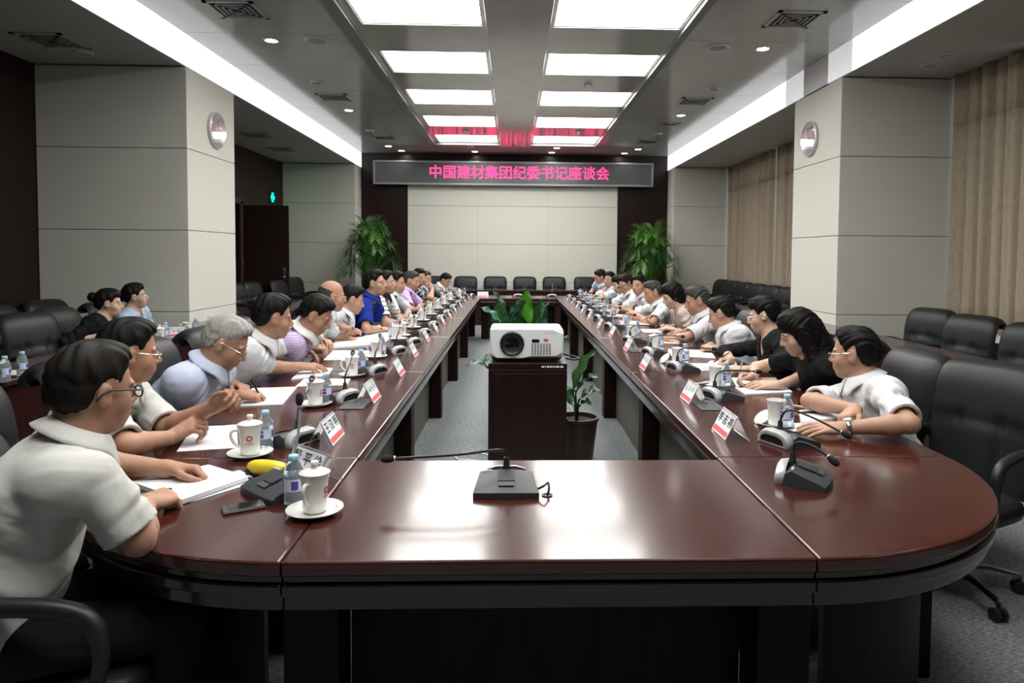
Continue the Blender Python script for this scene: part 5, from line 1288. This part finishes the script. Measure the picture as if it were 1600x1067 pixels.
# mug logo faces -y when rz = 0; handle to -x
LR, RR_ = math.radians(62), math.radians(118)   # card facing: left row faces +x, right row -x
HL, HR = PI/2, -PI/2
LB = {}  # ---- left row
place_mug(at(492, 802, 'z', TOPZ), 'L1', 1.35); place_bottle(at(459, 788, 'z', TOPZ), 'L1', -.6)
place_mug(at(391, 712, 'z', TOPZ), 'L2', .30); place_bottle(at(415, 702, 'z', TOPZ), 'L2', .5)
place_mug(at(493, 634, 'z', TOPZ), 'L3', 1.2); place_bottle(at(509, 630, 'z', TOPZ), 'L3', .8)
place_mug(at(550, 588, 'z', TOPZ), 'L4', .2); place_bottle(at(564, 583, 'z', TOPZ), 'L4', .6)
place_mug(at(588, 559, 'z', TOPZ), 'L5', .5, lid=False); place_bottle(at(597, 557, 'z', TOPZ), 'L5', .7)
place_mug(at(622, 531, 'z', TOPZ), 'L6', .3); place_bottle(at(612, 529, 'z', TOPZ), 'L6', .7)
place_card((-.665, 2.275), 'L1', math.atan2(-.13, .143), '殷 平 俭'); place_card((-.74, 2.73), 'L2', HL, '王 汉 明'); place_card(at(575, 626, 'z', TOPZ), 'L3', HL); place_card(at(617, 586, 'z', TOPZ), 'L4', HL); place_card(at(641, 557, 'z', TOPZ), 'L5', HL)
place_mic(at(432, 770, 'z', TOPZ), 'L1', -.75, 'tall'); place_mic(at(452, 690, 'z', TOPZ), 'L2', -PI/2-.5, 'left'); place_mic(at(528, 625, 'z', TOPZ), 'L3', -PI/2-.5, 'left'); place_mic(at(577, 583, 'z', TOPZ), 'L4', -PI/2-.5, 'left'); place_mic(at(612, 552, 'z', TOPZ), 'L5', -PI/2-.5, 'left')
for k, y in (('L6', 5.85), ('L7', 6.55), ('L8', 7.25), ('L9', 8.0), ('L10', 8.75), ('L11', 9.65), ('L12', 10.5), ('L13', 11.4)):
    place_card((-.76, y), k, HL); place_mic((-.87, y-.17), k, -PI/2-.5, 'left')
    if k != 'L6': place_mug((-1.0, y-.33), k, .5, lid=k not in ('L8', 'L9')); place_bottle((-1.06, y-.14), k, .6)
place_card((-.52, 12.05), 'L14', .05, where='standing alone at the far left table corner'); place_mic((-.78, 12.1), 'L14', -PI/2-.3, 'left'); place_mug((-.93, 12.0), 'L14', .5); place_bottle((-.86, 12.24), 'L14', .5)
# ---- right row
place_mug(at(1212, 666, 'z', TOPZ), 'R1', PI+.6, lid=False); place_bottle(at(1229, 669, 'z', TOPZ), 'R1', -.5)
place_mug(at(1118, 604, 'z', TOPZ), 'R2', PI+.5, lid=False); place_bottle(at(1134, 607, 'z', TOPZ), 'R2', .2)
place_mug(at(1058, 570, 'z', TOPZ), 'R3', PI+.5, lid=False); place_bottle(at(1070, 571, 'z', TOPZ), 'R3', .2)
place_mug(at(1022, 548, 'z', TOPZ), 'R4', PI+.5, lid=True); place_bottle(at(1031, 547, 'z', TOPZ), 'R4', .2)
place_mug(at(986, 530, 'z', TOPZ), 'R5', PI+.5, lid=False); place_bottle(at(996, 527, 'z', TOPZ), 'R5', .2)
place_card((.915, 2.805), 'R1', HR, '李 志 福'); place_card((.94, 3.47), 'R2', HR); place_card(at(1014, 577, 'z', TOPZ), 'R3', HR); place_card(at(986, 548, 'z', TOPZ), 'R4', HR); place_card(at(961, 526, 'z', TOPZ), 'R5', HR)
place_mic(at(1232, 692, 'z', TOPZ), 'R1', PI/2+.42, 'right'); place_mic(at(1128, 622, 'z', TOPZ), 'R2', PI/2+.35, 'user'); place_mic(at(1068, 578, 'z', TOPZ), 'R3', PI/2+.3, 'user'); place_mic(at(1025, 554, 'z', TOPZ), 'R4', PI/2+.3, 'user'); place_mic(at(992, 535, 'z', TOPZ), 'R5', PI/2+.3, 'user')
for k, y in (('R6', 7.0), ('R7', 7.95), ('R8', 8.75), ('R9', 9.5), ('R10', 10.25), ('R11', 11.05), ('R12', 11.95)):
    if k != 'R12': place_card((.93, y), k, HR)
    place_mic((1.06, y), k, PI/2+.3, 'user'); place_mug((1.22, y+.26), k, PI+.5, lid=y > 8); place_bottle((1.20, y+.10), k, .2)
# ---- free microphones, removed lids, cable flaps
place_mic(at(791, 767, 'z', TOPZ), None, 0, 'front', where='alone in the middle of the near table edge')
place_mic(at(1261, 752, 'z', TOPZ), None, 1.02, 'short', where='alone on the near right corner of the table')
place_mic((.70, 12.08), None, PI, 'tall', where='on the far table section at its right end'); place_mic((.10, 12.1), None, PI, 'front', where='on the far table section behind the plant')
hole = at(855, 774, 'z', TOPZ); mb_ = at(840, 764, 'z', TOPZ+.02)
tag(MB().tube(bez([mb_, mb_+(.02, -.005, .012), hole+(.004, .03, .03), hole+(.006, .006, .02), hole+(0, 0, -.001)], 6), .0035, 8).build('microphone_cable', M_BLACKP, None, smooth=True), 'black cable from the middle microphone into the table hole', 'cable')
o = MB().lathe([(.012, 0), (.017, .001), (.017, .0025), (.011, .002)], Z0(hole), 24, closed=True).build('grommet', M_BLACKP, None, smooth=True); tag(o, 'small round cable grommet in the near table top', 'grommet')
def mug_lid(p, label, tilt):
    t = thing('porcelain_cover', label, 'cover', (p[0], p[1], TOPZ+.001), .5, 'mug lids taken off'); R = roty(tilt) @ rotx(.2)
    b = MB(); b.lathe([(0, .0), (.0435, .0), (.0445, .0015), (.043, .004), (.030, .0095), (.012, .014), (0, .0145)], n=32); b.lathe([(0, .014), (.0105, .0145), (.0085, .023), (.0125, .026), (.0125, .031), (0, .0345)], n=20)
    V = [R @ np.array(v) for v in b.v]; m = min(v[2] for v in V); b.v = [tuple(v-np.array([0, 0, m])) for v in V]; b.build('lid_shell', M_PORC, t, smooth=True, angle=60)
mug_lid(at(1191, 662, 'z', TOPZ), 'white mug cover leaning beside the open mug nearest on the right', PI-.7)
mug_lid(at(1098, 607, 'z', TOPZ), 'white mug cover lying by the mug of the woman with long black hair', PI)
mug_lid(at(1038, 567, 'z', TOPZ), 'white mug cover leaning by the mug of the woman in the black cardigan', PI-.8)
def flap(p, rz, label):
    t = thing('cable_flap', label, 'cable flap', Z0(p), rz, 'grey cable flaps in the table'); MB().bb((-.06, -.11, 0), (.06, .11, .004)).build('plate', mat('flap_grey', (.085, .09, .095), .4), t, bevel=.0015); MB().bb((.03, -.08, .0041), (.034, .08, .005)).build('slot', M_DGREY, t)
flap(at(1106, 634, 'z', TOPZ), 0, 'grey cable flap beside the name card of the woman with long black hair'); flap(at(556, 632, 'z', TOPZ), 0, 'grey cable flap below the name card of the grey-haired man'); flap((.98, 5.35), 0, 'grey cable flap beside the name card of the man with bowed head')
# ---- papers, notebooks, pens
M_NOTE = mat('notebook_cover', (.02, .02, .024), .5)
def book(label, quad, th, cover=True, m=None):
    o = paper(label, quad, th=th, m=m or M_PAPER, name='notebook', cat='notebook', group='notebooks on the table')
    if cover:
        xs = [v.co.x for v in o.data.vertices]; ys = [v.co.y for v in o.data.vertices]; MB().bb((min(xs)*1.02, min(ys)*1.02, -.0004), (max(xs)*1.02, max(ys)*1.02, .0022)).build('cover', M_NOTE, o)
    return o
paper('white sheet under the open notebook of the man nearest the viewer', [(262, 796), (405, 752), (375, 735), (225, 770)], th=.001, lines=False)
book('thick open notebook under the hands of the man nearest the viewer', [(285, 789), (388, 752), (326, 733), (205, 760)], .016)
paper('printed document before the man with thin glasses', [(276, 706), (372, 700), (370, 664), (302, 667)], th=.0012)
book('spiral notebook under the hand of the grey-haired man', [(372, 636), (441, 633), (464, 606), (394, 608)], .006, cover=False)
book('open report under the hands of the man turning a page', [(455, 594), (512, 588), (520, 577), (478, 574)], .008, cover=False)
paper('loose white sheet beside the mug of the man turning a page', [(462, 604), (542, 602), (548, 592), (476, 592)], z=TOPZ)
paper('white report beside the man in the purple checked polo shirt', [(505, 563), (575, 562), (578, 548), (520, 548)], th=.002)
book('thick white binder opened before the bald man', [(520, 545), (583, 540), (578, 527), (522, 532)], .012, cover=False)
paper('large white sheet by the pen hand of the bald man', [(568, 529), (608, 531), (612, 512), (574, 511)], th=.002, lines=False)
paper('white sheet before the man in a check shirt beside the blue polo', [(-1.32, 5.75), (-1.08, 5.75), (-1.08, 5.98), (-1.32, 5.98)], lines=True)
for k, y in (('L8', 6.85), ('L9', 7.65), ('L10', 8.3), ('L11', 9.3), ('L12', 10.2), ('L13', 11.0)): sheet('white papers before the '+who(k), (-1.22, y), .12)
sheet('white paper before the man in the grey polo at the far left corner', (-1.15, 12.05), .5)
book('stack of papers under the hand of the man in white shirt nearest on the right', [(1252, 664), (1336, 655), (1330, 639), (1248, 646)], .016, cover=False)
paper('white sheet under the hand of the man in white shirt nearest on the right', [(1230, 676), (1302, 672), (1290, 660), (1232, 662)], lines=False)
book('cream notebook under the hand of the woman with long black hair', [(1152, 608), (1222, 606), (1212, 592), (1143, 592)], .008, m=M_PAPER2)
book('closed white booklet beside the cream notebook', [(1165, 618), (1238, 614), (1226, 605), (1148, 607)], .008, cover=False)
book('stack of white papers before the woman in the black cardigan', [(1098, 576), (1153, 580), (1150, 567), (1110, 566)], .012)
paper('loose white sheet beside the papers of the woman in the black cardigan', [(1080, 580), (1118, 578), (1112, 568), (1074, 568)])
paper('white documents before the man with bowed head and clasped hands', [(1044, 556), (1118, 560), (1110, 548), (1044, 546)], th=.003)
paper('white document before the greying man with the silver watch', [(1030, 536), (1062, 537), (1062, 529), (1034, 528)])
book('dark notebook before the woman in the beige blazer', [(1.28, 6.55), (1.46, 6.55), (1.46, 6.85), (1.28, 6.85)], .008)
paper('large white document before the grey-haired man beside the beige blazer', [(1.22, 7.35), (1.50, 7.35), (1.50, 7.75), (1.22, 7.75)], th=.004, lines=False)
for k, y in (('R8', 8.45), ('R9', 9.2), ('R10', 10.0), ('R11', 10.75), ('R12', 11.7)): sheet('white papers before the '+who(k), (1.40, y), -.1)
def pen(k, sd, label, d, m=None, free=None):
    if free is None:
        s_, E, W, hd, nn = PEOPLE[k]['arms'][sd][:5]; c = W+hd*.088+np.array([0, 0, .012])
    else: c = free
    d = unit(d); t = thing('pen', label, 'pen', c, 0, 'pens'); MB().tube([-d*.055, -d*.045, d*.075, d*.08], [.0008, .0045, .0045, .003], 8).build('barrel', m or M_BLACKP, t, smooth=True); MB().tube([-d*.064, -d*.054], [.0006, .0012], 6).build('tip', M_CHROME, t)
pen('L3', 1, 'dark pen in the hand of the grey-haired man', (-.35, -.25, .9)); pen('L5', 1, 'pen in the hand of the man in the purple checked polo shirt', (-.3, -.3, .9), M_SILVER); pen('L6', 1, 'black pen held by the bald man', (-.6, .1, .45))
pen('R2', 1, 'silver pen in the hand of the woman with long black hair', (.15, -.1, .95), M_SILVER); pen('R3', 1, 'black pen held by the woman in the black cardigan', (.7, .1, .4)); pen('R7', -1, 'black pen held by the grey-haired man beside the beige blazer', (.9, .1, .15)); pen('R4', None, 'thin pen lying before the woman in the beige blazer', (.9, .3, 0), None, np.array([1.24, 6.75, TOPZ+.006]))
pen('L2', None, 'black and silver pen lying on the printed document', (.95, .25, .0), None, at(322, 664, 'z', TOPZ+.008)); pen('R1', None, 'black pen lying on the stack of papers at the near right', (.95, .12, .0), None, at(1263, 644, 'z', TOPZ+.022)); pen('L1', None, 'black pen beside the notebook of the man nearest the viewer', (.75, .55, .0), None, at(222, 772, 'z', TOPZ+.022))
# ---- phone, yellow case, ruler, things on the second-row desk
q0, q1 = at(348, 801, 'z', TOPZ), at(402, 797, 'z', TOPZ); pc = at(380, 795, 'z', TOPZ); pd = at(408, 790, 'z', TOPZ)-at(352, 800, 'z', TOPZ)
t = thing('mobile_phone', 'black mobile phone lying on the near left table corner', 'phone', Z0(pc), math.atan2(pd[1], pd[0]))
MB().bb((-.0575, -.029, .0), (.0575, .029, .0095)).build('body', M_DGREY, t, bevel=.003); MB().bb((-.043, -.026, .0094), (.043, .026, .0099)).build('screen', M_GLASSLENS, t); MB().bb((-.0578, -.0295, .003), (.0578, .0295, .0065)).build('metal_band', M_GREYM, t, bevel=.003); MB().lathe([(0, .0101), (.005, .0101), (.0055, .0098)], (-.050, 0, 0), 16).build('home_button', M_BLACKP, t)
M_YEL = mat('yellow_plastic', (.72, .55, .02), .35)
yc = at(418, 742, 'z', TOPZ); yd = at(446, 744, 'z', TOPZ)-at(388, 738, 'z', TOPZ)
t = thing('yellow_case', 'yellow rounded case with black ends lying beside the lidded mug', 'case', Z0(yc), math.atan2(yd[1], yd[0]))
sq = lambda c, e: math.copysign(abs(c)**e, c)
MB().grid(lambda u, v: (.072*sq(math.sin(PI*(v-.5)), .8), .028*sq(math.cos(2*PI*u), .8)*sq(math.cos(PI*(v-.5)), .55)*(1-.15*(v-.5)), .025+.024*sq(math.sin(2*PI*u), .8)*sq(math.cos(PI*(v-.5)), .55)), 32, 20, closed_u=True).build('shell', M_YEL, t, smooth=True, angle=80)
MB().ell((-.060, -.012, .013), (.016, .018, .012), 14).build('end_cap', M_BLACKP, t, smooth=True); MB().bb((-.05, -.022, 0), (.05, .022, .006)).build('underside', M_BLACKP, t, bevel=.003)
r0 = at(1246, 635, 'z', TOPZ); t = thing('wooden_stick', 'small pale wooden stick lying behind the papers at the near right', 'stick', Z0(r0), 2.2); MB().bb((-.06, -.012, 0), (.06, .012, .004)).build('stick', mat('pale_wood', (.45, .36, .22), .6), t, bevel=.0015)
for x, y, l in ((8, 597, 'at the left picture edge on the second-row desk'), (35, 588, 'second from the left picture edge on the second-row desk'), (306, 523, 'beside the right mug on the left second-row desk'), (259, 531, 'behind the lidded mug on the left second-row desk')): place_bottle(at(x, y, 'z', TOPZ), None, .6, where=l)
place_mug(at(249, 536, 'z', TOPZ), None, .75, where='on the left second-row desk'); place_mug(at(293, 524, 'z', TOPZ), None, .5, lid=False, where='on the left second-row desk, right one')
place_card((-2.99, 6.10), None, .25, where='nearest on the left second-row desk'); place_card((-2.99, 7.02), None, .25, where='farther on the left second-row desk')
sheet('pale green leaflet beside the bottles on the second-row desk', (-3.08, 4.28), .3, .15, .21, m=mat('pale_green_paper', (.55, .62, .45), .7), lines=False)
